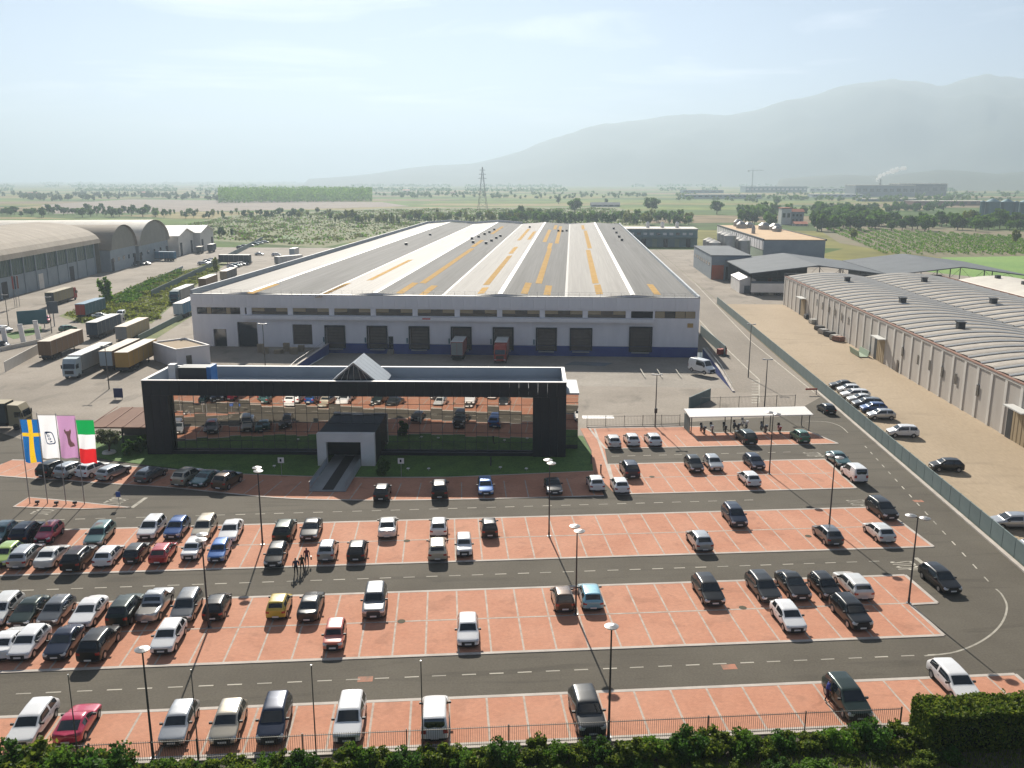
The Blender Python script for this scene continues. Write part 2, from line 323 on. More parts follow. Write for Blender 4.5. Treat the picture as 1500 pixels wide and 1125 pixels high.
isl_a = brick_island([(-70,61.8),(39.2,61.8),(39.2,67.1),(41.7,67.2),(41.7,72.7),(-70,72.7)], [67.3], ph(957.3,947.3), 61.8, 72.7, -70, 39.2)
isl_b = brick_island([(-70,78.8),(47.8,78.8),(47.8,89.7),(-70,89.7)], [84.25], ph(898,814.8), 78.8, 89.7, -70, 47.8)
isl_c = brick_island([(19.3,96.0),(47.9,96.0),(48.9,107.0),(20.4,107.0)], [101.5], ph(957,722), 96.0, 107.0, 19.5, 47.6)
isl_d = brick_island([(21.2,113.7),(53.6,113.7),(52.0,119.8),(38,120.2),(37,123.6),(20.6,123.9)], [], ph(957,722)+1, 113.7, 119.6, 22, 52)
foot = MB().prism([(17.9,104.6),(19.2,96.0),(20.3,107.0),(21.1,113.7),(20.6,123.9),(19.3,123.9),(19.2,113)], -.02, .047); struct('brick_pavement', foot, M['brick'], LOT)
MB().prism([(19.2,96.2),(19.5,96.2),(21.5,123.5),(21.2,123.5)], 0, .064).build('kerb_strip', M['kerb'], isl_c)
# the row along the office
near = [LOT.xy(-58,109.0), LOT.xy(-52.8,107.5), LOT.xy(-38.6,103.7), LOT.xy(-32.5,102.1), LOT.xy(-20.1,97.9), LOT.xy(-10.7,96.3), LOT.xy(0.2,95.7), LOT.xy(17.8,95.6)]
far = [LOT.xy(-56.5,114.6), LOT.xy(-51.0,113.6), LOT.xy(-37.0,109.8), LOT.xy(-30.0,107.6), LOT.xy(-18.5,105.4), LOT.xy(-9.5,104.2), LOT.xy(0.3,103.6), LOT.xy(18.0,104.6)]
fr = MB()
for i in range(len(near)-1):
    q = [LOT.uv(p) for p in (near[i], near[i+1], far[i+1], far[i])]; fr.poly(q, .045)
front_row = struct('brick_pavement', fr, M['brick'], LOT)
for line, wd in ((near,.30),(far,.35)): ribbon([LOT.uv(p) for p in smooth_line(line)], wd, .055).build('kerb_strip', M['kerb'], front_row)
acc = 0.
for i in range(len(near)-1):
    a, b_, c, d = near[i], near[i+1], far[i+1], far[i]; L_ = (b_-a).length; t = acc
    while t < L_:
        p = a.lerp(b_, t/L_); q = d.lerp(c, t/L_); q = p.lerp(q, .72)
        ribbon([LOT.uv(p), LOT.uv(q)], .14, .051).build('divider_strip', M['strip'], front_row); t += 2.55
    acc = t - L_
lawn_pts = [LOT.uv(p) for p in [OFF.xy(-70,117.5), OFF.xy(-60,111.6), OFF.xy(-54.2,108.6)]]+[LOT.uv(p) for p in far[3:]]+[(19.0,112),(19.1,120),(10,121)]+[LOT.uv(OFF.xy(-52,121))]
struct('lawn', MB().prism(lawn_pts, -.02, .075), M['lawn'], LOT)
# the flagpole island
isl_f = [LOT.g(*p) for p in [(20,743),(42,729),(108,735),(192,744),(120,746)]]
fo = struct('brick_pavement', MB().prism(isl_f, -.02, .055), M['brick'], LOT)
ribbon(isl_f+[isl_f[0]], .22, .066).build('kerb_strip', M['kerb'], fo)
# painted markings
dash = MB().box(-.52,.52,-.06,.06,.0,.018).mesh('lane_dash', M['line'])
for v, u0, u1 in ((58.9,-45,37),(75.75,-50,41),(92.9,-50,36),(110.3,22,46)):
    u = u0
    while u < u1: link('lane_dash', dash, lot, None, (u+random.uniform(-.06,.06), v+.004*(u), 0)); u += 2.1
def marks(name, pts, wd, m=M['line'], z=.019): return ribbon([LOT.uv(p) for p in pts], wd, z).build(name, m, lot)
marks('turning_line', smooth_line([G(*p) for p in [(1354,961),(1400,955),(1440,938),(1466,915),(1475,890),(1468,872),(1459,863)]]), .16)
for i in range(16):
    t = i/16.; a = G(1448,852).lerp(G(1262,648), t); b_ = G(1448,852).lerp(G(1262,648), t+.022)
    marks('lane_dash', [a, b_], .14)
marks('turning_line', smooth_line([G(*p) for p in [(1242,634),(1230,624),(1210,618),(1180,617)]]), .14)
for px, py in ((992,803),(1068,977),(535,995),(1345,700+34)): 
    c = LOT.g(px, py); MB().box(c[0]-.55,c[0]+.55,c[1]-.35,c[1]+.35,0,.017).build('faded_patch', M['redmark'], lot)
def stop_mark(px, py, rot):
    """worn STOP lettering painted on the asphalt"""
    cu = bpy.data.curves.new('txt', 'FONT'); cu.body = 'STOP'; cu.align_x = 'CENTER'; cu.align_y = 'CENTER'; cu.size = 1.0; cu.resolution_u = 2
    ob = bpy.data.objects.new('txt', cu); COL.objects.link(ob); me = bpy.data.meshes.new_from_object(ob.evaluated_get(bpy.context.evaluated_depsgraph_get())); bpy.data.objects.remove(ob)
    me.materials.clear(); me.materials.append(M['line']); u, v = LOT.g(px, py); o = link('stop_lettering', me, lot, None, (u, v, .019), rot); o.scale = (.85, 3.2, 1); return o
stop_mark(1325,829,-math.pi/2); stop_mark(1256,737,-math.pi/2); stop_mark(172,734,math.pi/2-.25); stop_mark(1190,666,-math.pi/2); stop_mark(66,749,math.pi/2-.2)
for a_, b_ in (((1341,817),(1354,827)),((193,744),(214,729)),((1271,733),(1283,742))): marks('stop_bar', [G(*a_), G(*b_)], .45)
# drain covers in the brick
for px, py, isl in ((588,911,isl_a),(596,793,isl_b),(1088,891,isl_a),(955,699,isl_c),(1184,786,isl_b)):
    u, v = LOT.g(px, py); MB().cyl(u, v, .0, .066, .34, n=10).build('drain_cover', M['drain'], isl)
# yard details: white painted box, service-road edge lines, zebra path
yard = bpy.data.objects['yard']
def ymarks(name, pts, wd, m=M['line']): return ribbon([WH.uv(p) for p in pts], wd, .012).build(name, m, yard)
ymarks('painted_box', [G(853,611), G(899,611)], 1.7, M['white'])
ymarks('edge_line', [G(1012,455), G(1050,497), G(1100,545), G(1112,556)], .22)
ymarks('edge_line', [G(1112,556), G(1112,590)], .15)
for i in range(9): ymarks('path_bar', [G(1101,558+i*4.0), G(1111,558+i*4.0)], .55)
ymarks('edge_line', [G(972,612), G(985,612)], .15)
ribbon([WH.uv(G(1018,415)), WH.uv(G(1100,500)), WH.uv(G(1193,575))], .2, .016).build('edge_line', M['line'], road_r)
for a, b_ in (((938,540),(945,552)),((962,540),(970,552)),((990,541),(998,552)),((716,536),(712,541)),((740,536),(738,541))): ymarks('bay_line', [G(*a), G(*b_)], .16)
MB().box(42.3,42.75,40,152,0,.16).build('kerb', M['kerb'], WH and None, WH)['kind'] = 'structure'
MB().box(42.76,43.2,40,262,-.02,.05).build('verge_strip', M['earth'], None, WH)['kind'] = 'structure'
# fields beyond
def field(name, pts, m, z): return struct(name, MB().poly([G(*p)[:2] for p in pts], z), m)
field('meadow', [(1380,377),(1700,372),(1750,430),(1420,424),(1330,410)], M['grassgreen'], -.03)
field('orchard_ground', [(1190,331),(1290,327),(1600,345),(1680,374),(1385,378),(1290,366),(1230,356)], M['earth'], -.04)
field('rough_grassland', [(255,333),(330,316),(560,305),(900,303),(960,318),(940,334),(690,330),(600,337),(470,363),(430,360),(300,352)], M['scrub'], -.035)
field('ploughed_field', [(60,300),(190,292),(560,296),(600,302),(330,309),(80,313)], M['plough'], -.045)
field('scrub_verge', [(86,463),(152,437),(235,404),(318,385),(335,384),(322,394),(270,432),(247,452),(222,474),(168,471),(120,474)], M['verge'], .02)
pyd = MB(); pyd.poly([(44.3,262.1),(150,262.1),(150,345),(118,400),(118,470),(44.3,470)], .003); struct('plant_yard', pyd, M['yard'], WH)
field('grass_strip', [(200,487+8),(280,453),(283,462),(215,505)], M['verge'], .02)
field('traffic_island', [(5,490),(60,478),(62,487),(20,497)], M['lawn'], .02)
field('grass_bank', [(418,344),(448,352),(440,357),(400,352)], M['lawn'], .02)
# ================================================================== BUILDINGS
def wall_open(m, x0, x1, z0, z1, y, ops, depth=.4):
    """wall face at y (facing -y) with openings (x0,x1,z0,z1) and their reveals"""
    xs = sorted({x0, x1, *[o[0] for o in ops], *[o[1] for o in ops]}); zs = sorted({z0, z1, *[o[2] for o in ops], *[o[3] for o in ops]})
    xs = [x for x in xs if x0 <= x <= x1]; zs = [z for z in zs if z0 <= z <= z1]
    for a, b in zip(xs[:-1], xs[1:]):
        for c, d in zip(zs[:-1], zs[1:]):
            cx, cz = (a+b)/2, (c+d)/2
            if any(o[0] < cx < o[1] and o[2] < cz < o[3] for o in ops): continue
            m.add([(a,y,c),(b,y,c),(b,y,d),(a,y,d)], [(0,1,2,3)])
    for a, b, c, d in ops:
        m.add([(a,y,c),(b,y,c),(b,y,d),(a,y,d),(a,y+depth,c),(b,y+depth,c),(b,y+depth,d),(a,y+depth,d)], [(0,4,7,3),(1,2,6,5),(3,7,6,2),(0,1,5,4)])
    return m
# ---- the big warehouse
wh = thing('warehouse', 'huge white warehouse with long ridged grey roof, orange skylights and loading docks', 'warehouse', WH.xy(-27.5,186.3,0), WH.a)
U = lambda u: u+27.5
WL, WR, WD, WT = U(-82), U(27), 324., 11.4
DOORS = [(-77.5,-74.6,0.,3.8,0),(-72.1,-67.7,0.,5.4,0),(-59.9,-55.6,0.6,5.0,0)] + [(a,a+3.9,-.1,4.6,1) for a in (-52.5,-43.3,-34.2,-25.1,-16.1,-6.9)] + [(.3,4.5,.0,4.6,1),(12.8,17.1,-.2,5.0,1)]
ops = [(U(a),U(b),c,d) for a,b,c,d,_ in DOORS] + [(U(-80.8),U(-71.2),7.05,8.55),(U(-70.2),U(17.4),7.05,8.55),(U(17.8),U(26.2),7.1,8.6)]+[(U(-39.0),U(-37.9),-.1,2.6)]
lw = MB(); wall_open(lw, WL, WR, .0-1.2*0, 8.9, 0, [o for o in ops if o[2] >= 0]+[(o[0],o[1],0.,o[3]) for o in ops if o[2] < 0], .45); lw.build('front_wall', M['white_wall'], wh)
bb = MB(); wall_open(bb, U(-52), WR, -1.2, 1.0, -.012, [(o[0],o[1],max(o[2],-1.19),1.0) for o in ops if o[2] <= .6 and o[0] > U(-53)], .4); bb.build('blue_base', M['blue_base'], wh)
sw = MB(); sw.box(WL, WL+.3, .02, WD, 0, WT-.3).box(WR-.3, WR, .02, WD, 0, WT-.3).box(WL, WR, WD, WD+.3, 0, WT); sw.build('side_wall', M['white_wall'], wh)
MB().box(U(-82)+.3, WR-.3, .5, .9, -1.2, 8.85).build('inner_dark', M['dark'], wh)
n = 44; pw = (WR-WL)/n
fm = MB().box(.012, pw-.012, -.14, .2, 8.9, WT).mesh('fascia_panel', M['white_wall'])
for i in range(n): link('fascia_panel', fm, wh, None, (WL+i*pw, 0, 0))
MB().box(WL-.02, WR+.02, -.2, .3, WT+.002, WT+.12).build('coping', M['steel'], wh)
MB().box(U(-70.6), U(17.6), -1.05, -.003, 6.2, 6.95).build('canopy_slab', M['white_wall'], wh)
for i in range(10):
    x = U(-69.2+i*9.05); MB().box(x-.55, x+.55, -.12, .3, 7.06, 8.54).build('pier', M['white_wall'], wh)
    if i < 9:
        MB().box(x+.56, x+8.49, .18, .3, 7.06, 7.75).build('window_pane', M['winglass'], wh)
        MB().box(x+.56, x+3.3, .2, .3, 7.76, 8.54).build('blind', M['tanblind'], wh); MB().box(x+3.31, x+5.9, .19, .3, 7.76, 8.54).build('window_pane', M['winglass'], wh); MB().box(x+5.91, x+8.49, .2, .3, 7.76, 8.54).build('blind', M['tanblind'], wh)
for k in range(9):
    x = U(-80.8)+k*1.066; MB().box(x+.06, x+1.0, .15, .25, 7.1, 8.5).build('window_pane', M['winglass'] if k % 4 != 2 else M['tanblind'], wh)
for k in range(4):
    x = U(17.8)+k*2.1; MB().box(x+.06, x+2.04, .15, .25, 7.15, 8.55).build('window_pane', M['tanblind'] if k != 1 else M['winglass'], wh)
for a,b,c,d,dock in DOORS:
    m = MB(); k = 7
    for i in range(k): m.box(U(a)+.05, U(b)-.05, .3-.03*(i%2), .4, c+(d-c)*i/k, c+(d-c)*(i+.93)/k)
    if a < -70: m = MB().box(U(a)+.05, U(b)-.05, .38, .44, c, d)
    m.build('dock_door', M['door_brown'] if a > -70 else M['winglass'], wh)
    if dock:
        f = MB().box(U(a)-.28, U(a)-.01, -.28, -.02, max(c,-.1), d+.25).box(U(b)+.01, U(b)+.28, -.28, -.02, max(c,-.1), d+.25).box(U(a)-.28, U(b)+.28, -.3, -.02, d+.01, d+.3); f.build('dock_seal', M['rubber'], wh)
        MB().box(U(a)+.3, U(b)-.3, -.55, -.03, -.35, -.12).build('dock_leveller', M['steel'], wh)
MB().box(U(-38.95), U(-37.95), .3, .4, 0, 2.55).build('service_door', M['winglass'], wh)
st = MB()
for i in range(6): st.box(U(-39.1), U(-37.8), -.3-.3*i, -.02-.3*i, -1.2, -.15-.18*i)
st.build('steps', M['yard'], wh)
for x in (-53.2,-44.1,-35,-25.9,-16.9,-7.7): MB().box(U(x), U(x)+.25, -.2, -.03, 1.2, 2.3).build('control_box', M['silo'], wh)
MB().box(U(24.6), U(25.8), -.06, -.02, 5.2, 6.1).build('orange_sign', M['skylight'], wh)
MB().box(U(-31.3), U(-29.6), -1.09, -1.06, 6.5, 6.8).build('red_sign', mat('sign red', (.5,.04,.03), .5), wh)
# roof: four low gables
ridges, valleys = [-69., -41.6, -14.8, 13.1], [-82., -54.6, -27.6, -.9, 27.]
RZ, VZ = 11.95, 11.0
SK = {1:[((310,432),(348,418))], 2:[((425,432),(460,412)),((440,432),(475,414)),((548,410),(596,380))], 3:[((584,431),(609,415)),((617,431),(638,417)),((622,415),(690,364)),((693,362),(706,352)),((722,343),(735,332))],
      4:[((715,418),(745,375)),((748,372),(756,362)),((760,352),(775,335)),((775,352),(783,340)),((700,431),(715,422))], 5:[((766,431),(776,415)),((799,431),(806,417)),((788,415),(806,364)),((803,364),(808,356)),((798,355),(805,337)),((816,356),(821,331)),((812,336),(815,330))],
      6:[((873,415),(861,366)),((878,431),(875,417)),((863,364),(858,338)),((855,336),(853,330))], 7:[((963,432),(952,417)),]}
for s in range(8):
    g = s//2; a, b = (valleys[g], ridges[g]) if s % 2 == 0 else (ridges[g], valleys[g+1]); za, zb = (VZ, RZ) if s % 2 == 0 else (RZ, VZ)
    slope = MB(); nn = 1
    slope.add([(U(a),.3,za),(U(b),.3,zb),(U(b),WD,zb),(U(a),WD,za),(U(a),.3,za-.25),(U(b),.3,zb-.25),(U(b),WD,zb-.25),(U(a),WD,za-.25)], [(0,1,2,3),(7,6,5,4),(0,4,5,1),(2,6,7,3),(1,5,6,2),(0,3,7,4)])
    so_ = slope.build('roof_slope', M['roof_grey'] if s % 2 else (M['roof_glare'],M['roof_glare'],M['roof_glare_faint'],M['roof_glare_faint'])[s//2], wh)  # west slopes carry painted glare, weaker on the two right gables
    for p, q in SK.get(s, []):
        zc = 11.5; u1, v1 = WH.g(*p, zc); u2, v2 = WH.g(*q, zc); um = min(max((u1+u2)/2, min(a,b)+1.0), max(a,b)-1.0)
        zf = lambda u: za+(zb-za)*(u-a)/(b-a)+.03
        MB().add([(U(um-.75),v1-186.3,zf(um-.75)),(U(um+.75),v1-186.3,zf(um+.75)),(U(um+.75),v2-186.3,zf(um+.75)),(U(um-.75),v2-186.3,zf(um-.75))]+[(U(um-.75),v1-186.3,zf(um-.75)-.06),(U(um+.75),v1-186.3,zf(um+.75)-.06),(U(um+.75),v2-186.3,zf(um+.75)-.06),(U(um-.75),v2-186.3,zf(um-.75)-.06)],
                 [(0,1,2,3),(0,4,5,1),(1,5,6,2),(2,6,7,3),(3,7,4,0)]).build('skylight', M['skylight'], so_)
for r in ridges: MB().add([(U(r)-.5,.25,RZ+.015),(U(r),.25,RZ+.09),(U(r)+.5,.25,RZ+.015),(U(r)-.5,WD,RZ+.015),(U(r),WD,RZ+.09),(U(r)+.5,WD,RZ+.015)], [(0,1,4,3),(1,2,5,4)]).build('ridge_cap', M['ridge'], wh)
for v in valleys[1:4]: MB().box(U(v)-.32, U(v)+.32, .3, WD, VZ-.05, VZ+.02).build('valley_gutter', M['gutter'], wh)
MB().box(WL-.05, WL+.35, .3, WD, 10.9, 12.3).build('edge_parapet', M['parapet'], wh); MB().box(WR-.35, WR+.05, .3, WD, 10.9, 11.75).build('edge_parapet', M['parapet'], wh)
for g in range(2):
    pr = [(U(valleys[g]),VZ+.1),(U(ridges[g]),RZ+.2),(U(valleys[g+1]),VZ+.1),(U(valleys[g+1]),VZ+1.1),(U(ridges[g]),RZ+1.3),(U(valleys[g]),VZ+1.1)]
    MB().extrude_y(pr, WD-.4, WD).build('end_parapet', M['ridge'], wh)
vent = MB().box(-.5,.5,-.5,.5,0,.8).box(-.6,.6,-.6,.6,.8,.95).mesh('roof_vent', M['dark_steel'])
for px, py in ((691,351),(701,348),(710,344),(717,341),(724,337),(693,360-4),(712,356),(720,352),(727,348),(733,345),(595,358),(630,344),(776,333),(818,338),(824,338),(830,337),(899,335),(903,341),(907,347),(911,352)):
    u, v = WH.g(px, py, 11.7)
    g = min(range(4), key=lambda k: abs(u-ridges[k])); zr = RZ-abs(u-ridges[g])*(RZ-VZ)/13.6; link('roof_vent', vent, wh, None, (U(u), v-186.3, zr-.05))
for g in range(4): MB().extrude_y([(U(valleys[g])+.1,VZ-.3),(U(valleys[g+1])-.1,VZ-.3),(U(ridges[g]),RZ-.04)], .22, .29).build('gable_infill', M['white_wall'], wh)
rl = MB(); x = WL+.3
while x < WR: rl.tube((x,-.05,WT), (x,-.05,WT+1.0), .03, 4); x += 2.2
rl.tube((WL+.3,-.05,WT+1.0), (WR-.3,-.05,WT+1.0), .025, 4).tube((WL+.3,-.05,WT+.55), (WR-.3,-.05,WT+.55), .02, 4); o = rl.build('roof_railing', M['steel'], wh); o['kind'] = 'stuff'
# blue retaining walls of the sunken apron
def ramp_wall(u, lab):
    t = thing('retaining_wall', lab, 'wall', WH.xy(u,150,0), WH.a); w_ = .35
    prof = [(3,-.05),(36,-1.25),(36,.9),(14,.9),(0,.12),(0,-.05)]
    MB().extrude_x(prof, -w_/2, w_/2).build('wall', M['blue_base'], t)
    MB().extrude_x([(0,.125),(14,.905),(36,.905),(36,1.0),(14,1.0),(0,.22)], -w_/2-.04, w_/2+.04).build('coping', M['kerb'], t)
    r = MB()
    for y, z in ((2,.2),(6,.5),(10,.75),(14,1.),(20,1.),(26,1.),(32,1.)): r.tube((0,y,z-.02),(0,y,z+.9),.03,4)
    r.tube((0,2,1.1),(0,14,1.9),.03,4).tube((0,14,1.9),(0,32,1.9),.03,4); r.build('handrail', M['steel'], t)
ramp_wall(-52.1, 'blue sloping retaining wall beside the stacked pallets'); ramp_wall(28.15, 'blue sloping retaining wall beside the parked white panel van')
# ---- the office with the black frame and mirror glass
OFL, OFR, OFV, OFB, OFT = -50.6, 4.6, 111.6, 120.8, 10.05
off = thing('office_building', 'office block with black box frame round mirrored glass front', 'office', OFF.xy((OFL+OFR)/2, OFV, 0), OFF.a)
HW = (OFR-OFL)/2; GL, GR, GB, GT = -HW+3.3, HW-4.3, .5, 8.1
k = 45; pw = 2*HW/k; pm = MB().box(.01, pw-.01, -.35, .3, GT, OFT).mesh('cladding_panel', M['black_clad'])
for i in range(k): link('cladding_panel', pm, off, None, (-HW+i*pw, 0, 0))
for x0, x1 in ((-HW,GL),(GR,HW)):
    c = max(2, round((x1-x0)/1.2)); q = (x1-x0)/c; me = MB().box(.01, q-.01, -.35, .3, 0, GT-.01).mesh('cladding_panel', M['black_clad'])
    for i in range(c): link('cladding_panel', me, off, None, (x0+i*q, 0, 0))
MB().box(GL, GR, -.1, .3, 0, GB).build('plinth', M['black_clad'], off)
nc, nr = 32, 6; cw, chh = (GR-GL)/nc, (GT-GB)/nr
pane = MB().box(-cw/2+.03, cw/2-.03, -.02, .02, -chh/2+.03, chh/2-.03).mesh('glass_pane', M['mirror'])
rg = random.Random(5)
for i in range(nc):
    for j in range(nr):
        o = link('glass_pane', pane, off, None, (GL+(i+.5)*cw, .62, GB+(j+.5)*chh)); o.rotation_euler = (R(rg.gauss(0,.28)), 0, R(rg.gauss(0,.35)))
ml = MB()
for i in range(nc+1): ml.box(GL+i*cw-.03, GL+i*cw+.03, .60, .72, GB, GT)
for j in range(nr+1): ml.box(GL, GR, .605, .715, GB+j*chh-.025, GB+j*chh+.025)
ml.build('mullion_grid', M['dark_steel'], off)
D_ = OFB-OFV
MB().box(GL-.2, GR+.2, .75, .9, 0, OFT-1).build('backing_wall', M['dark'], off)
MB().box(-HW, -HW+.3, .302, D_, 0, OFT-.02).box(HW-.3, HW, .302, D_, 0, OFT-.02).box(-HW+.31, HW-.31, D_-.3, D_, 0, OFT-.02).build('outer_wall', M['black_clad'], off)
MB().box(-HW+.3, HW-.3, .31, D_-.31, 8.3, 8.6).build('roof_deck', M['parapet'], off)
MB().box(-HW+.31, HW-.31, D_-.42, D_-.31, 8.6, OFT-.03).box(-HW+.31, -HW+.4, .4, D_-.43, 8.6, OFT-.03).box(HW-.4, HW-.31, .4, D_-.43, 8.6, OFT-.03).build('parapet_lining', M['parapet'], off)
cp = MB().box(-HW-.03, HW+.03, -.38, .12, OFT+.002, OFT+.08).box(-HW-.03, HW+.03, D_-.45, D_+.03, OFT-.01, OFT+.07).box(-HW-.03, -HW+.42, .13, D_-.46, OFT-.01, OFT+.07).box(HW-.42, HW+.03, .13, D_-.46, OFT-.01, OFT+.07); cp.build('parapet_coping', M['ridge'], off)
gx, gy = OFF.g(524,545,10.6)[0]-(OFL+OFR)/2, 4.5                    # glazed gable on the roof
gp = [(-3.6,0),(0,2.9),(3.6,0)]
MB().add([(gx+x, .5, 9.35+z) for x, z in gp], [(0,1,2)]).build('lantern_gable', M['winglass'], off)
for s_ in (-1, 1):
    for q in range(5):
        y0 = .35+q*1.5; MB().add([(gx+s_*3.75,y0+.03,9.2),(gx,y0+.03,12.26),(gx,y0+1.47,12.26),(gx+s_*3.75,y0+1.47,9.2)]+[(gx+s_*3.75,y0+.03,9.1),(gx,y0+.03,12.16),(gx,y0+1.47,12.16),(gx+s_*3.75,y0+1.47,9.1)], [(0,1,2,3),(4,7,6,5),(0,4,5,1),(2,6,7,3)]).build('lantern_pane', M['parapet'], off)
lf = MB(); lf.tube((gx-3.8,.4,9.2),(gx,.4,12.35),.1,4).tube((gx+3.8,.4,9.2),(gx,.4,12.35),.1,4)
for t_ in (-2.2,-1.1,0,1.1,2.2): lf.tube((gx+t_,.42,9.2),(gx+t_*.5,.42,12.3-abs(t_)*.5),.045,4)
lf.build('lantern_frame', M['steel'], off)
ax = OFF.g(285,550,10)[0]-(OFL+OFR)/2
ac = MB().box(ax-1.9, ax+1.9, 2.5, 4.8, 8.6, 11.2); ac.build('air_handler', M['dark_steel'], off)
MB().box(ax+1.92, ax+2.5, 2.45, 4.85, 8.6, 11.3).build('air_handler_end', mat('blue casing', (.03,.16,.42), .5), off)
MB().box(ax-3.2, ax-2.3, 2.5, 3.6, 8.6, 11.6).build('chimney', M['white'], off)
# glazed wing on the right, set back
MB().box(HW+.02, HW+1.75, 3.45, D_+2, 0, 7.6).build('side_wing', M['dark_steel'], off)
for j in range(6):
    o = MB().box(-.84,.84,-.02,.02,-.56,.56).build('glass_pane', M['mirror'], off, None, (HW+.9, 3.38, 1.2+j*1.18)); o.rotation_euler = (R(rg.gauss(0,.3)), 0, R(rg.gauss(0,.4)))
MB().box(HW+.02, HW+1.85, 3.2, D_+2.1, 7.62, 7.85).build('wing_roof', M['parapet'], off)
# entrance portal
px0, px1 = -27.0-(OFL+OFR)/2, -19.7-(OFL+OFR)/2
por = MB(); 
for a, b, c, d in ((px0,px0+1.15,0,4.3),(px1-1.75,px1,0,4.3),(px0+1.15,px1-1.75,3.2,4.3)): por.box(a, b, -4.6, -3.8, c, d)
por.build('portal_frame', M['white'], off)
MB().box(px0+.05, px0+.35, -3.79, .55, 0, 4.2).box(px1-.35, px1-.05, -3.79, .55, 0, 4.2).box(px0+.36, px1-.36, -3.79, .55, 3.9, 4.2).build('portal_tunnel', M['black_clad'], off)
MB().box(px0+.4, px1-.4, -.3, -.15, .21, 3.85).build('entrance_door', M['winglass'], off)
wk = MB().box(px0+1.2, px1-1.8, -14.2, -.32, .08, .2); wk.build('walkway', mat('walkway stone', (.30,.31,.31), .7, (.26,.27,.27), .6), off)
MB().box((px0+px1)/2-.95, (px0+px1)/2+.35, -13.9, -.7, .202, .22).build('black_mat', M['rubber'], off)
for x in (px0+1.25, px1-1.85):
    r = MB()
    for i in range(6): r.tube((x,-13.9+i*1.6,.2),(x,-13.9+i*1.6,1.2),.03,5)
    r.tube((x,-14.0,1.22),(x,-4.7,1.22),.035,5); r.build('handrail', M['steel'], off)
    MB().box(x-.012, x+.012, -13.8, -4.7, .35, 1.1).build('rail_glass', M['parapet'], off)
# ---- brown pavilion left of the office
pv = thing('pavilion', 'brown-roofed open pavilion against the office side wall', 'pavilion', OFF.xy(-55.2,118,0), OFF.a)
MB().add([(-5,-4,3.0),(5.4,-4,3.0),(5.4,4,3.7),(-3.5,4,3.7),(-5,-4,2.8),(5.4,-4,2.8),(5.4,4,3.5),(-3.5,4,3.5)], [(0,1,2,3),(7,6,5,4),(0,4,5,1),(1,5,6,2),(2,6,7,3),(3,7,4,0)]).build('roof', M['brown_roof'], pv)
for i in range(5): MB().add([(-4.6+i*2.4,-4,3.01),(-4.45+i*2.4,-4,3.01),(-4.0+i*2.25,4,3.73),(-4.15+i*2.25,4,3.73),(-4.6+i*2.4,-4,3.07),(-4.45+i*2.4,-4,3.07),(-4.0+i*2.25,4,3.78),(-4.15+i*2.25,4,3.78)], [(4,5,6,7),(0,1,5,4),(0,4,7,3),(1,2,6,5)]).build('roof_seam', M['rust'], pv)
for x, y in ((-4.6,-3.7),(0,-3.7),(5.1,-3.7),(-3.3,3.6),(5.1,3.6)): MB().tube((x,y,0),(x,y,2.9),.12,6).build('post', M['dark_steel'], pv)
MB().box(-2.8, 5.2, 2.6, 2.9, 0, 2.9).build('rear_wall', M['door_brown'], pv)
# ---- white gatehouse
gh = thing('gatehouse', 'low white flat-roofed gatehouse between the trailers and the warehouse corner', 'building', (-66,174,0), R(-46))
MB().box(-5.5,5.5,-3.4,3.4,0,3.4).build('wall', M['white_wall'], gh); MB().box(-5.25,5.25,-3.15,3.15,3.41,3.45).build('roof', M['tan_yard'], gh)
MB().box(-5.55,5.55,-3.45,-3.15,3.4,3.75).box(-5.55,5.55,3.15,3.45,3.4,3.75).box(-5.55,-5.25,-3.14,3.14,3.4,3.75).box(5.25,5.55,-3.14,3.14,3.4,3.75).build('parapet', M['white'], gh)
for x in (-3,0,3): MB().box(x-.6,x+.6,3.41,3.45,1.2,2.3).build('window', M['winglass'], gh)
MB().box(5.51,5.55,-1.5,-.4,0,2.2).build('door', M['winglass'], gh)
# ---- beige building with concrete shell roof
bg_ = thing('concrete_hall', 'long beige ribbed hall with curved concrete roof shells beside the tan yard', 'factory hall', WH.xy(62,160,0), WH.a)
BV0, BV1, BT = 60-160, 262-160, 8.2
npan = 45; pw = (BV1-BV0)/npan
pm = MB().box(0,.25,.012,pw-.75,0,BT-.35).mesh('wall_panel', M['beige_panel']); rm = MB().box(-.12,.25,pw-.74,pw,0,BT-.35).mesh('wall_rib', M['beige_rib'])
gates = [(WH.g(1282,530)[1]-160, 4.2, 4.6), (WH.g(1478,650)[1]-160, 4.4, 4.6), (WH.g(1170,463)[1]-160, 4.2, 4.6)]
for i in range(npan):
    y = BV0+i*pw
    link('wall_panel', pm, bg_, None, (0,y,0)); link('wall_rib', rm, bg_, None, (0,y,0))
MB().box(.26,.5,BV0,BV1,0,BT-.4).build('inner_wall', M['beige_panel'], bg_)
MB().box(-.15,.5,BV0,BV1,BT-.34,BT).build('eaves_beam', M['beige_rib'], bg_); MB().box(-.22,.35,BV0,BV1,BT+.002,BT+.14).build('gutter_edge', M['rust'], bg_)
MB().box(0,44,BV1,BV1+.3,0,BT).build('end_wall', M['beige_panel'], bg_); MB().box(-.1,44,BV1-.02,BV1+.45,BT+.15,BT+.75).build('end_parapet', M['dark_steel'], bg_)
MB().box(44,44.3,BV0,BV1,0,BT+.5).build('far_wall', M['rust'], bg_)
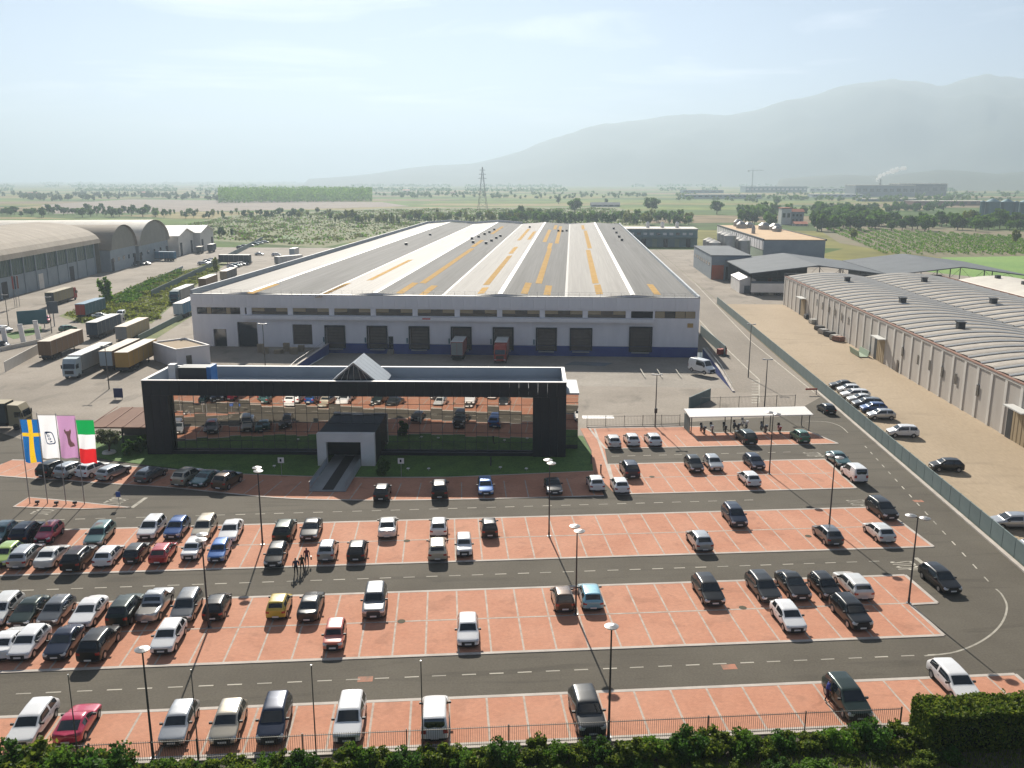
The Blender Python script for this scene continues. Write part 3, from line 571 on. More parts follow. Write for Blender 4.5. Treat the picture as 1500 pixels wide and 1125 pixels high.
for y, wd, hh in gates:
    g = MB(); nb = 8
    for i in range(nb): g.box(-.2-.04*(i%2), -.14, y-wd/2+i*wd/nb, y-wd/2+(i+1)*wd/nb-.02, 0, hh)
    go = g.build('sliding_gate', M['tanblind'], bg_); MB().box(-1.6, -.13, y-wd/2-.5, y+wd/2+.4, hh+.25, hh+.42).build('gate_hood', M['shell2'], bg_)
    MB().box(-.26, -.13, y+wd/2-.02, y+wd/2+1.5, 0, hh).build('gate_leaf', M['dark'], bg_)
for px, py in ((1322,515),(1345,527),(1362,535),(1380,545),(1400,555),(1432,572),(1197,443),(1205,448),(1214,452),(1223,457),(1233,464),(1243,470)):
    dx = (px-CX)/F; dy = (py-CY)/F; a_ = Vector((dx, math.cos(T)-dy*math.sin(T), -math.sin(T)-dy*math.cos(T))); u_, v_ = WH.uv(a_); t_ = 61.9/u_
    MB().box(-.17,-.125,-.38,.38,-.85,.85).build('slit_window', M['winglass'], bg_, None, (0, v_*t_-160, CH+a_.z*t_))
for px, py in ((1319,545),(1490,655)):
    MB().box(-.17,-.126,-.5,.5,0,2.3).build('side_door', M['door_brown'], bg_, None, (0, WH.g(px,py)[1]-160, 0))
def shell(x0, x1, rise, nseg=12):
    m = MB(); w2 = 2.15
    for k in range(nseg+1):
        t = k/nseg; x = x0+(x1-x0)*t; z = BT+.25+rise*math.sin(math.pi*t)
        m.v += [(x,-w2,z-.12),(x,-w2*.84,z+.10),(x,-w2*.1,z+.06),(x,w2*.6,z-.06),(x,w2,z-.2)]
    for k in range(nseg):
        a = 5*k
        for j in range(4): m.f.append((a+j,a+j+1,a+j+6,a+j+5)); m.m.append(1 if j == 0 else 0)
    return m.mesh('roof_shell', [M['shell'], M['shell2']], True)
s1, s2 = shell(.3,21.9,1.15), shell(22.1,43.9,1.15)
y = BV0+2
while y < BV1-.5:
    for s_ in (s1, s2): link('roof_shell', s_, bg_, None, (0,y,0))
    y += 4.49
MB().box(.3,43.9,BV0,BV1,BT-.1,BT+.04).build('roof_base', M['gutter'], bg_)
for px, py in ((1241,411),(1354,411),(1322,442),(1407,478),(1455,442)):
    u, v = WH.g(px, py, BT+1.6); t_ = ((u-62)%22)/22; MB().box(-.6,.6,-.6,.6,0,1.1).box(-.75,.75,-.75,.75,1.1,1.25).build('roof_vent', M['dark_steel'], bg_, None, (u-62, v-160, BT+.2+1.15*math.sin(math.pi*t_)))
b2 = thing('pale_roofed_hall', 'pale-roofed hall behind the long beige ribbed hall, by the meadow', 'factory hall', WH.xy(118,200,0), WH.a)
MB().box(-7,12,-60,62,0,7.4).build('wall', M['beige_panel'], b2)
prof = [(-7.4,7.3)]+[(-7+19*i/8., 7.6+1.2*math.sin(math.pi*i/8)) for i in range(9)]+[(12.4,7.3)]
MB().extrude_y(prof, -60, 62.3).build('roof', M['pale_roof'], b2)
for yy in (20,40,55): MB().box(0,1.2,yy,yy+1.2,8.4,9.6).build('roof_vent', M['dark_steel'], b2)
# ---- two grey open-sided canopies
def canopy(lab, u0, u1, v0, v1, ez, rz_):
    t = thing('storage_canopy', lab, 'canopy', WH.xy((u0+u1)/2, (v0+v1)/2, 0), WH.a); hw, hd = (u1-u0)/2, (v1-v0)/2
    for s_ in (-1,1):
        MB().add([(s_*hw,-hd,ez),(0,-hd,rz_),(0,hd,rz_),(s_*hw,hd,ez),(s_*hw,-hd,ez-.3),(0,-hd,rz_-.3),(0,hd,rz_-.3),(s_*hw,hd,ez-.3)], [(0,1,2,3),(7,6,5,4),(0,4,5,1),(1,5,6,2),(2,6,7,3),(3,7,4,0)]).build('roof_slope', M['grey_sheet'], t)
    for x in (-hw+.4,-hw/3,hw/3,hw-.4):
        for y in (-hd+.4, 0, hd-.4): MB().tube((x,y,0),(x,y,ez-.3+(rz_-ez)*(1-abs(x)/hw)),.16,6).build('column', M['dark_steel'], t)
    for y in (-hd+.4, hd-.4):
        tr = MB(); k = 12
        for i in range(k):
            x0, x1 = -hw+.4+(2*hw-.8)*i/k, -hw+.4+(2*hw-.8)*(i+1)/k; zf = lambda x: ez-.35+(rz_-ez)*(1-abs(x)/hw)
            tr.tube((x0,y,ez-1.3),(x1,y,ez-1.3),.06,4).tube((x0,y,ez-1.3 if i%2 else zf(x0)),(x1,y,zf(x1) if i%2 else ez-1.3),.05,4)
        tr.build('roof_truss', M['dark_steel'], t)
    return t
c1 = canopy('grey pitched open storage canopy beside the white silo trailer', 56, 97.5, 282, 330, 7.0, 9.6); c2 = canopy('grey pitched open storage canopy at the edge of the meadow', 98, 140, 280, 330, 7.0, 9.6)
MB().box(-20,8,20,20.4,0,6.0).build('rear_wall', M['grey_sheet'], c1); MB().box(-20,2,20,20.4,0,6.0).build('rear_wall', M['hangar_wall'], c2)
# stored goods under the canopies
rs = random.Random(3)
mats_ = [M['beige_rib'], M['white'], M['tank'], M['brown_roof'], M['dark_steel'], M['tan_yard']]
for i in range(46):
    x = rs.uniform(58,137); y = rs.uniform(284,300); hgt = rs.choice((1.2,2.4,3.4)); b_ = MB()
    for q in range(int(hgt/1.2+.5)): b_.box(-.7,.7,-.6,.6,q*1.2+.15,q*1.2+1.15).box(-.75,.75,-.65,.65,q*1.2,q*1.2+.14)
    o = b_.build('pallet_stack', mats_[i % 6], None, None, WH.xy(x,y,0), WH.a); tag(o, ('low ','','tall ')[(1.2,2.4,3.4).index(hgt)]+('pale','white','grey','brown','dark','tan')[i % 6]+' stack of pallet goods under the grey open canopies', 'pallets', 'goods under the canopies')
# ---- plant behind: grey building with red wall, ochre-roofed factory, tanks, long teal building
rb = thing('red_fronted_shed', 'grey shed with red front wall and dark doorway beside the service road', 'shed', WH.xy(58,352,0), WH.a)
MB().box(-7,7,-24,24,0,8.5).build('wall', M['hangar_wall'], rb); MB().box(-7.2,7.2,-24.2,24.2,8.51,8.8).build('roof', M['grey_sheet'], rb)
[MB().box(a_,b_,-24.2,-24.02,0,5.2).build('red_panel', M['brick_red'], rb) for a_, b_ in ((-6.8,-2.5),(2,6.8))]; MB().box(-1.8,1.2,-24.2,-24.02,0,4.6).build('doorway', M['dark'], rb)
for i in range(7): MB().box(-7.06,-7.01,-20+i*6,-16+i*6,4.6,5.8).build('window', M['winglass'], rb)
of = thing('ochre_roofed_factory', 'long factory with flat ochre roof and white clad side', 'factory', WH.xy(96,455,0), WH.a)
MB().box(-13,13,-62,62,0,10).build('wall', M['hangar_wall'], of); MB().box(-13.1,13.1,-62.1,62.1,10.01,10.3).build('roof', M['orange_roof'], of)
MB().box(-13.4,-13.02,-62,62,5.8,9.8).build('white_cladding', M['white_wall'], of); MB().box(-13.3,-13.01,-62,62,0,5.6).build('green_wall', M['green_wall'], of)
for i in range(22): MB().box(-13.46,-13.41,-61+i*5.6,-60.6+i*5.6,5.8,9.8).build('cladding_joint', M['dark_steel'], of)
MB().box(-13.5,-12.9,-62.3,62,9.85,10.6).box(12.9,13.5,-62.3,62,9.85,10.6).build('parapet', M['dark_steel'], of)
for i, (x, y, r_, h_) in enumerate(((-6,30,2.6,3.5),(-1,35,2.6,3),(4,20,3,3.5),(8,12,3.2,3.5),(-9,-18,.9,4),(6,0,2.2,2.6),(-4,50,2.6,4))): MB().cyl(x,y,10.3,10.3+h_*.6,r_,n=12).cyl(x,y,10.3+h_*.6,10.3+h_,r_,r_*.4,n=12).build('roof_tank', M['tank'], of)
for i in range(9):
    x, y = 62+(i%3)*6.2, 392+(i//3)*9; h_ = (9,12,10)[i%3]
    t = thing('storage_tank', 'grey cylindrical storage tank standing between the red shed and ochre factory', 'tank', WH.xy(x,y,0), 0, 'process tanks')
    MB().cyl(0,0,0,h_,2.6,n=14).build('shell', M['tank'], t); MB().cyl(0,0,h_,h_+1,2.6,.5,n=14).build('lid', M['beige_rib'], t); MB().tube((2.7,0,0),(2.7,0,h_+1),.15,5).build('pipe', M['steel'], t)
tb = thing('teal_plant_building', 'long low teal-grey plant building closing the end of the service road', 'factory', WH.xy(48,500,0), WH.a)
MB().box(-24,20,-10,10,0,9).build('wall', M['teal_wall'], tb); MB().box(-24.3,20.3,-10.3,10.3,9.01,9.7).build('roof', M['pale_roof'], tb); MB().box(-24,20,-13,-10.02,5,5.4).build('awning', M['teal_wall'], tb)
for i in range(12): MB().box(-23+i*3.5,-21+i*3.5,-10.1,-10.01,6.2,7.5).build('window', M['white'] if i%3 else M['winglass'], tb); 
for i in range(7): MB().box(-22+i*6,-19.6+i*6,-10.1,-10.01,0,4.2).build('door', M['green_wall'] if i%2 else M['dark'], tb)
for i in range(3): MB().cyl(-6+i*8,0,9.7,12,1.0,n=10).cyl(-6+i*8,0,12,13,1.0,.3,n=10).build('roof_tank', M['white'], tb)
# white tank trailer + containers near the first canopy
tt = thing('tank_trailer', 'white trailer with rounded top parked under the first grey canopy', 'trailer', WH.xy(62,282.5,0), WH.a)
MB().box(-5.5,5.5,-1.3,1.3,1.1,3.9).build('box_body', M['white'], tt); MB().extrude_x([(-1.3,3.91),(-.8,4.4),(.8,4.4),(1.3,3.91)], -5.5, 5.5).build('roof', M['grey_sheet'], tt)
for x in (-3.5,-2.3,3): 
    for y in (-1.1,1.1): MB().extrude_y([(x+.5*math.cos(a*.628),.5+.5*math.sin(a*.628)) for a in range(10)], y-.15, y+.15).build('wheel', M['rubber'], tt)
MB().box(-5.4,5.4,-.5,.5,.8,1.08).build('chassis', M['dark_steel'], tt)
ws = thing('white_clad_shed', 'small bright white cladded shed next to the red-fronted shed', 'shed', WH.xy(56.5,296,0), WH.a)
MB().box(-2.5,2.5,-8,8,0,4.2).build('wall', M['white'], ws); MB().extrude_y([(-2.7,4.2),(0,5.2),(2.7,4.2)], -8.2, 8.2).build('roof', M['white'], ws); MB().box(-1,1,-8.05,-8.01,0,2.4).build('door', M['grey_sheet'], ws)
# ---- left: hangar with barrel roof, two vaulted halls, two gabled halls
hg = thing('barrel_roof_hangar', 'long hangar with brown barrel roof and green strip glazing beside the truck yard', 'hangar', LOT.xy(-134.5,300,0), LOT.a)
V0, V1, HE, HSP = -80, 60, 11.5, 44.
bay_ = 8.4; nb = int((V1-V0)/bay_)
for i in range(nb+1): MB().box(-.3,.35,V0+i*bay_-.3,V0+i*bay_+.3,0,HE).build('column', M['hangar_wall'], hg)
for i in range(nb):
    y0, y1 = V0+i*bay_+.31, V0+(i+1)*bay_-.31
    MB().box(-.2,.1,y0,y1,0,6.3).build('wall_panel', M['hangar_wall'], hg); MB().box(-.25,0,y0,y1,6.4,HE-.1).build('strip_glazing', M['hangar_glass'], hg)
    if i % 3 == 1: MB().box(.12,.2,y0+1,y0+4.5,0,5).build('gate', M['dark'] if i % 2 else M['beige_rib'], hg)
    for q in range(1,4): MB().box(.01,.08,y0+q*(y1-y0)/4-.05,y0+q*(y1-y0)/4+.05,6.4,HE-.1).build('glazing_bar', M['hangar_wall'], hg)
prof = [(-HSP,HE-.2)]+[(-HSP/2-(HSP/2+.8)*math.cos(math.pi*i/16), HE+8.0*math.sin(math.pi*i/16)) for i in range(17)]
MB().extrude_y(prof, V0-1, V1+.6).build('barrel_roof', M['hangar_roof'], hg)
MB().box(-HSP,-HSP+.5,V0,V1,0,HE).build('rear_wall', M['hangar_wall'], hg)
MB().box(-HSP,0,V1,V1+.4,0,HE).build('end_wall', M['stone_arch'], hg)
def vault(lab, v0, v1, u, ez, rise, ln, roof):
    t = thing('vaulted_hall', lab, 'hall', LOT.xy(u,(v0+v1)/2,0), LOT.a); h2 = (v1-v0)/2
    arc = [(h2*math.cos(math.pi*i/16), ez+rise*math.sin(math.pi*i/16)) for i in range(17)]
    MB().add([(0,y,z) for y,z in arc]+[(-.4,y,z) for y,z in arc], [tuple(range(17)), tuple(range(33,16,-1))]).build('gable', M['stone_arch'], t)
    m = MB(); rr = 1.03
    for i in range(17):
        y = h2*rr*math.cos(math.pi*i/16); z = ez+rise*rr*math.sin(math.pi*i/16)+.15; m.v += [(.9,y,z),(-ln,y,z)]
    for i in range(16): m.f.append((2*i,2*i+1,2*i+3,2*i+2)); m.m.append(0)
    m.build('vault_roof', roof, t, None, None, 0, True)
    MB().box(-.4,0,-h2,h2,0,ez-.01).box(-ln,-ln+.4,-h2,h2,0,ez).box(-ln+.41,-.41,-h2,-h2+.3,0,ez).box(-ln+.41,-.41,h2-.3,h2,0,ez).build('wall', M['hangar_wall'], t)
    for i in range(5):
        y = -h2+3+i*(2*h2-6)/4; MB().box(.01,.08,y-1,y+1,3.6,5.2).build('window', M['winglass'], t)
    for y in (-h2+1.8, h2-1.8): MB().box(.01,.1,y-1.3,y+1.3,0,5).build('door', M['dark'], t)
vault('vaulted hall with brown arched gable next to the barrel-roofed hangar', 361.5, 391, -131, 8.3, 9.0, 60, M['hangar_roof']); vault('vaulted hall with tall pale roof beyond the brown arched one', 392, 433, -130, 7.8, 9.8, 150, M['pale_roof'])
for k, (v0, v1) in enumerate(((436,462),(463,490))):
    t = thing('gabled_hall', ('small gabled hall with pale roof touching the tall vaulted hall', 'small gabled hall with pale roof at the far end of the row')[k], 'hall', LOT.xy(-126+k*3,(v0+v1)/2,0), LOT.a); h2 = (v1-v0)/2
    MB().extrude_x([(-h2,0),(h2,0),(h2,9.2),(0,12),(-h2,9.2)], -40, 0).build('wall', M['beige_rib'], t)
    MB().extrude_x([(-h2-.6,9.1),(0,12.1),(h2+.6,9.1),(h2+.6,9.5),(0,12.5),(-h2-.6,9.5)], -40.5, .8).build('roof', M['ridge'], t)
    for y in (-h2+4, h2-4): MB().box(.01,.1,y-1.6,y+1.6,0,6).build('door', M['dark'], t)
# ================================================================== VEHICLES
def paint(name, col, metal=.25): return mat('car paint '+name, col, .3, metal=metal, coat=1. if max(col) > .08 else .45, spec=.5 if max(col) > .08 else .3)
PAINT = {k: paint(k, c, m_) for k, (c, m_) in dict(
    white=((.72,.72,.72),0), pearl=((.62,.62,.60),.1), silver=((.42,.43,.44),.6), champagne=((.40,.36,.29),.6), beige=((.48,.43,.34),.3), grey=((.12,.124,.13),.5),
    darkgrey=((.030,.032,.034),.3), black=((.007,.007,.008),0), navy=((.012,.02,.045),.3), blue=((.015,.07,.24),.3), midblue=((.03,.12,.36),.3), lightblue=((.19,.42,.52),.2),
    red=((.40,.012,.02),.1), crimson=((.42,.012,.06),.1), salmon=((.50,.12,.075),0), yellow=((.52,.38,.03),0), lime=((.36,.50,.12),.2), green=((.06,.17,.11),.3), darkgreen=((.02,.035,.03),.3), teal=((.05,.13,.13),.3), brown=((.09,.055,.035),.4)).items()}
GLASS = mat('car glass', (.012,.017,.02), .03, spec=.9); LIGHT = mat('headlamp', (.62,.64,.66), .1, metal=.3, coat=1); TAIL = mat('tail lamp', (.34,.012,.01), .15, coat=1)
TRIM = mat('black plastic', (.022,.022,.024), .6); RIM = mat('alloy rim', (.36,.36,.37), .35, metal=.7); PLATE = mat('number plate', (.70,.70,.68), .5)
def interp(tab, y):
    for (a, p), (b, q) in zip(tab[:-1], tab[1:]):
        if y <= b: return p if b == a else p+(q-p)*max(0,(y-a))/(b-a)
    return tab[-1][1]
TYPES = dict(
    hatch=dict(L=4.0,W=1.78,H=1.53,nose=0.82,cowl=(.88,1.02),rf=1.62,rr=3.35,tail=(3.86,1.03),end=0.92),
    city=dict(L=3.6,W=1.68,H=1.57,nose=0.86,cowl=(.82,1.04),rf=1.42,rr=3.1,tail=(3.5,1.05),end=0.94),
    boxy=dict(L=3.5,W=1.60,H=1.52,nose=0.90,cowl=(.88,0.98),rf=1.35,rr=3.2,tail=(3.46,1.01),end=0.94),
    sedan=dict(L=4.5,W=1.84,H=1.49,nose=0.80,cowl=(1.12,1.01),rf=2.0,rr=3.2,tail=(3.85,1.05),end=1.00),
    estate=dict(L=4.6,W=1.84,H=1.55,nose=0.80,cowl=(1.06,1.01),rf=1.85,rr=4.0,tail=(4.5,1.05),end=0.94),
    suv=dict(L=4.45,W=1.90,H=1.77,nose=1.02,cowl=(1.12,1.16),rf=1.72,rr=3.85,tail=(4.34,1.19),end=1.04),
    mpv=dict(L=4.35,W=1.85,H=1.71,nose=0.90,cowl=(.90,1.11),rf=1.70,rr=3.85,tail=(4.28,1.11),end=0.98),
    van=dict(L=4.2,W=1.82,H=1.91,nose=0.96,cowl=(.92,1.14),rf=1.55,rr=4.05,tail=(4.17,1.15),end=1.03),
    pickup=dict(L=5.0,W=1.88,H=1.81,nose=1.05,cowl=(1.30,1.18),rf=1.85,rr=2.85,tail=(3.15,1.11),end=1.12),
    sport=dict(L=4.2,W=1.86,H=1.37,nose=0.72,cowl=(1.35,0.92),rf=2.05,rr=2.9,tail=(3.8,0.97),end=0.92),
    bigvan=dict(L=5.5,W=2.06,H=2.57,nose=1.15,cowl=(.85,1.41),rf=1.55,rr=5.4,tail=(5.46,1.45),end=1.18))
def car_proto(kind, p):
    L, W, Hh = p['L'], p['W'], p['H']; w = W/2; nose = p['nose']; cy_, cz = p['cowl']; rf, rr = p['rf'], p['rr']; ty_, tz = p['tail']; end = p['end']; ym = (rf+rr)/2+.1; belt = cz-.05
    zt = [(0,nose-.06),(.14,nose),(cy_,cz),(rf,Hh-.05),(ym,Hh),(rr,Hh-.05),(ty_,tz),(L-.03,tz-.05 if L-ty_ > .3 else end+.04),(L,end-.1)]
    wt = [(0,.66*w),(.14,.80*w),(cy_,.87*w),(rf,.77*w),(rr,.75*w),(ty_,.80*w),(L,.72*w)]
    zs = [(0,nose-.2),(.14,nose-.06),(cy_,cz-.05),(rf,belt),(rr,belt+.03),(ty_,min(tz-.04,belt+.04)),(L,end-.18)]
    ws = [(0,.84*w),(.14,.95*w),(cy_,.975*w),(ty_-.2,.975*w),(L-.1,.94*w),(L,.86*w)]
    if kind in ('van','bigvan','boxy'): wt = [(0,.66*w),(.14,.8*w),(cy_,.88*w),(rf,.82*w),(rr,.82*w),(ty_,.86*w),(L,.74*w)]
    r = .31 if kind not in ('suv','pickup','bigvan') else .36
    yf, yr = .195*L, L-.2*L
    ys = {0,.07,.14,cy_,cy_+.07,rf-.07,rf,ym-.05,ym+.05,rr,rr+.06,ty_-.06,ty_,L-.03,L,(rf+ym)/2,(rr+ym)/2}
    if L-ty_ > .5: ys |= {(ty_+L)/2}
    for yw in (yf,yr): ys |= {yw-r-.1, yw-.2, yw, yw+.2, yw+r+.1}
    ys = sorted(ys); keep = [ys[0]]
    for y in ys[1:]:
        if y-keep[-1] > .035: keep.append(y)
    ys = keep; zb = .2 if kind not in ('suv','pickup') else .28
    S = []
    for y in ys:
        d = min(abs(y-yf), abs(y-yr)); ar = 0 if d > r+.05 else (r+r+.07 if d < .1 else r+r-.02)
        a, b, c, e = interp(zt,y), interp(wt,y), interp(zs,y), interp(ws,y); k = e/.975/w if e < .975*w else 1.
        z5 = min(.74 if kind not in ('suv','pickup','bigvan') else .86, c-.06)
        S.append([(0,a),(.55*b,a-.006),(b-.07,a-.02),(b,a-.06 if a-c > .2 else a-.03),(e,c),(w*k,z5),(w*k*.99,min(max(.36,ar),z5-.03)),(.9*w*k,max(zb,ar)-.0),(0,max(zb,ar*.9))])
    m = MB(); N = 9; idx = []
    for y, s in zip(ys, S):
        row = {}
        for j, (x, z) in enumerate(s):
            row[(j,1)] = len(m.v); m.v.append((x, y-L/2, z))
            if x > 0: row[(j,-1)] = len(m.v); m.v.append((-x, y-L/2, z))
            else: row[(j,-1)] = row[(j,1)]
        idx.append(row)
    for i in range(len(ys)-1):
        y0, y1 = ys[i], ys[i+1]; yc = (y0+y1)/2
        for j in range(N-1):
            mi = 0
            if j <= 1 and cy_+.06 < yc < rf-.06: mi = 1
            elif j <= 1 and rr+.05 < yc < ty_-.05: mi = 3
            elif j == 3 and cy_+(rf-cy_)*.4 < yc < (rr+(ty_-rr)*.25 if kind not in ('van','bigvan','pickup') else ym) and not (ym-.06 < yc < ym+.06): mi = 2
            elif kind in ('van','bigvan') and j <= 1 and yc > rr: mi = 3 if yc < ty_ else 0
            elif j >= 6: mi = 4
            elif j in (3,4) and .0 < yc < .14: mi = 5
            elif j == 4 and yc > L-.1: mi = 6
            elif kind == 'pickup' and j <= 2 and ty_ < yc < L-.1: mi = 8
            for s_ in (1,-1):
                f = [idx[i][(j,s_)], idx[i][(j+1,s_)], idx[i+1][(j+1,s_)], idx[i+1][(j,s_)]]; g = []
                for q in f:
                    if q not in g: g.append(q)
                if len(g) > 2: m.f.append(tuple(g)); m.m.append(mi)
    for i, mi5 in ((0,7),(len(ys)-1,0)):
        for j in range(N-1):
            f = [idx[i][(j,1)], idx[i][(j+1,1)], idx[i][(j+1,-1)], idx[i][(j,-1)]]; g = []
            for q in f:
                if q not in g: g.append(q)
            if len(g) > 2: m.f.append(tuple(g)); m.m.append(mi5 if j in (4,5) else (4 if j >= 6 else 0))
    me = m.mesh('tmp', [TRIM]*9); ob = bpy.data.objects.new('tmp', me); COL.objects.link(ob); md = ob.modifiers.new('s','SUBSURF'); md.levels = 1; md.render_levels = 1
    dg = bpy.context.evaluated_depsgraph_get(); ev = ob.evaluated_get(dg); em = ev.to_mesh()
    V = [tuple(v.co) for v in em.vertices]; groups = {}
    for pl in em.polygons:
        k = pl.material_index
        if k in (2,5,6): k = (k, 1 if sum(V[q][0] for q in pl.vertices) > 0 else -1)
        groups.setdefault(k, []).append(tuple(pl.vertices))
    ev.to_mesh_clear(); bpy.data.objects.remove(ob); bpy.data.meshes.remove(me)
    NAME = {0:('body',PAINT['white']),1:('windshield',GLASS),2:('side_window',GLASS),3:('rear_window',GLASS),4:('lower_trim',TRIM),5:('headlight',LIGHT),6:('taillight',TAIL),7:('grille',TRIM),8:('cargo_bed',TRIM)}
    parts = []
    for k, fs in groups.items():
        nm, mt = NAME[k if isinstance(k,int) else k[0]]; mp = {}; vv = []; ff = []
        for f in fs:
            for q in f:
                if q not in mp: mp[q] = len(vv); vv.append(V[q])
            ff.append(tuple(mp[q] for q in f))
        pm_ = bpy.data.meshes.new(nm); pm_.from_pydata(vv, [], ff); pm_.materials.append(mt); pm_.polygons.foreach_set('use_smooth', [True]*len(ff)); parts.append((nm, pm_))
    def disc(rad, x0, x1, mt, nm): return MB().extrude_x([(rad*math.cos(a*math.pi/8), rad*math.sin(a*math.pi/8)) for a in range(16)], x0, x1).mesh(nm, mt)
    wheel, rim = disc(r, -.1, .1, M['rubber'], 'wheel'), disc(r*.62, -.108, .108, RIM, 'rim')
    wl = [(s_*(w-.105), y-L/2, r) for y in (yf,yr) for s_ in (1,-1)]
    mir = MB().box(-.1,.1,-.06,.06,-.07,.07).mesh('mirror', TRIM); ml_ = [(s_*(w+.06), cy_+(rf-cy_)*.55-L/2, belt+.06) for s_ in (1,-1)]
    plate = MB().box(-.26,.26,-.012,.012,-.06,.06).mesh('number_plate', PLATE)
    hand = MB().box(-.012,.012,-.09,.09,-.018,.018).mesh('door_handle', TRIM)
    return dict(parts=parts, wheel=wheel, rim=rim, wl=wl, mir=mir, ml=ml_, plate=plate, L=L, hand=hand, hl=[(s_*(w*.985), yy-L/2, belt-.13) for s_ in (1,-1) for yy in (ym-.25, min(rr-.2, ym+.85))])
CARS = {k: car_proto(k, p) for k, p in TYPES.items()}
crng = random.Random(11)
def place_car(kind, col, loc, rz, label, group=None, cat='car', name='parked_car', detail=True):
    c = CARS[kind]; t = thing(name, label, cat, loc, rz, group)
    for nm, me in c['parts']:
        o = link(nm, me, t)
        if nm == 'body': o.material_slots[0].link = 'OBJECT'; o.material_slots[0].material = PAINT[col]
    t.scale = (crng.uniform(.97,1.03), crng.uniform(.96,1.04), crng.uniform(.96,1.05))
    for q in c['wl']:
        wo = link('wheel', c['wheel'], t, None, q)
        if detail: link('rim', c['rim'], wo)
    if detail:
        for q in c['ml']: link('mirror', c['mir'], t, None, q)
        for y in (-c['L']/2-.03, c['L']/2+.03): link('number_plate', c['plate'], t, None, (0,y,.45))
        if kind not in ('sport',):
            for q in c['hl'][:4]: link('door_handle', c['hand'], t, None, q)
    return t
LOTG = 'cars parked in the front car park'
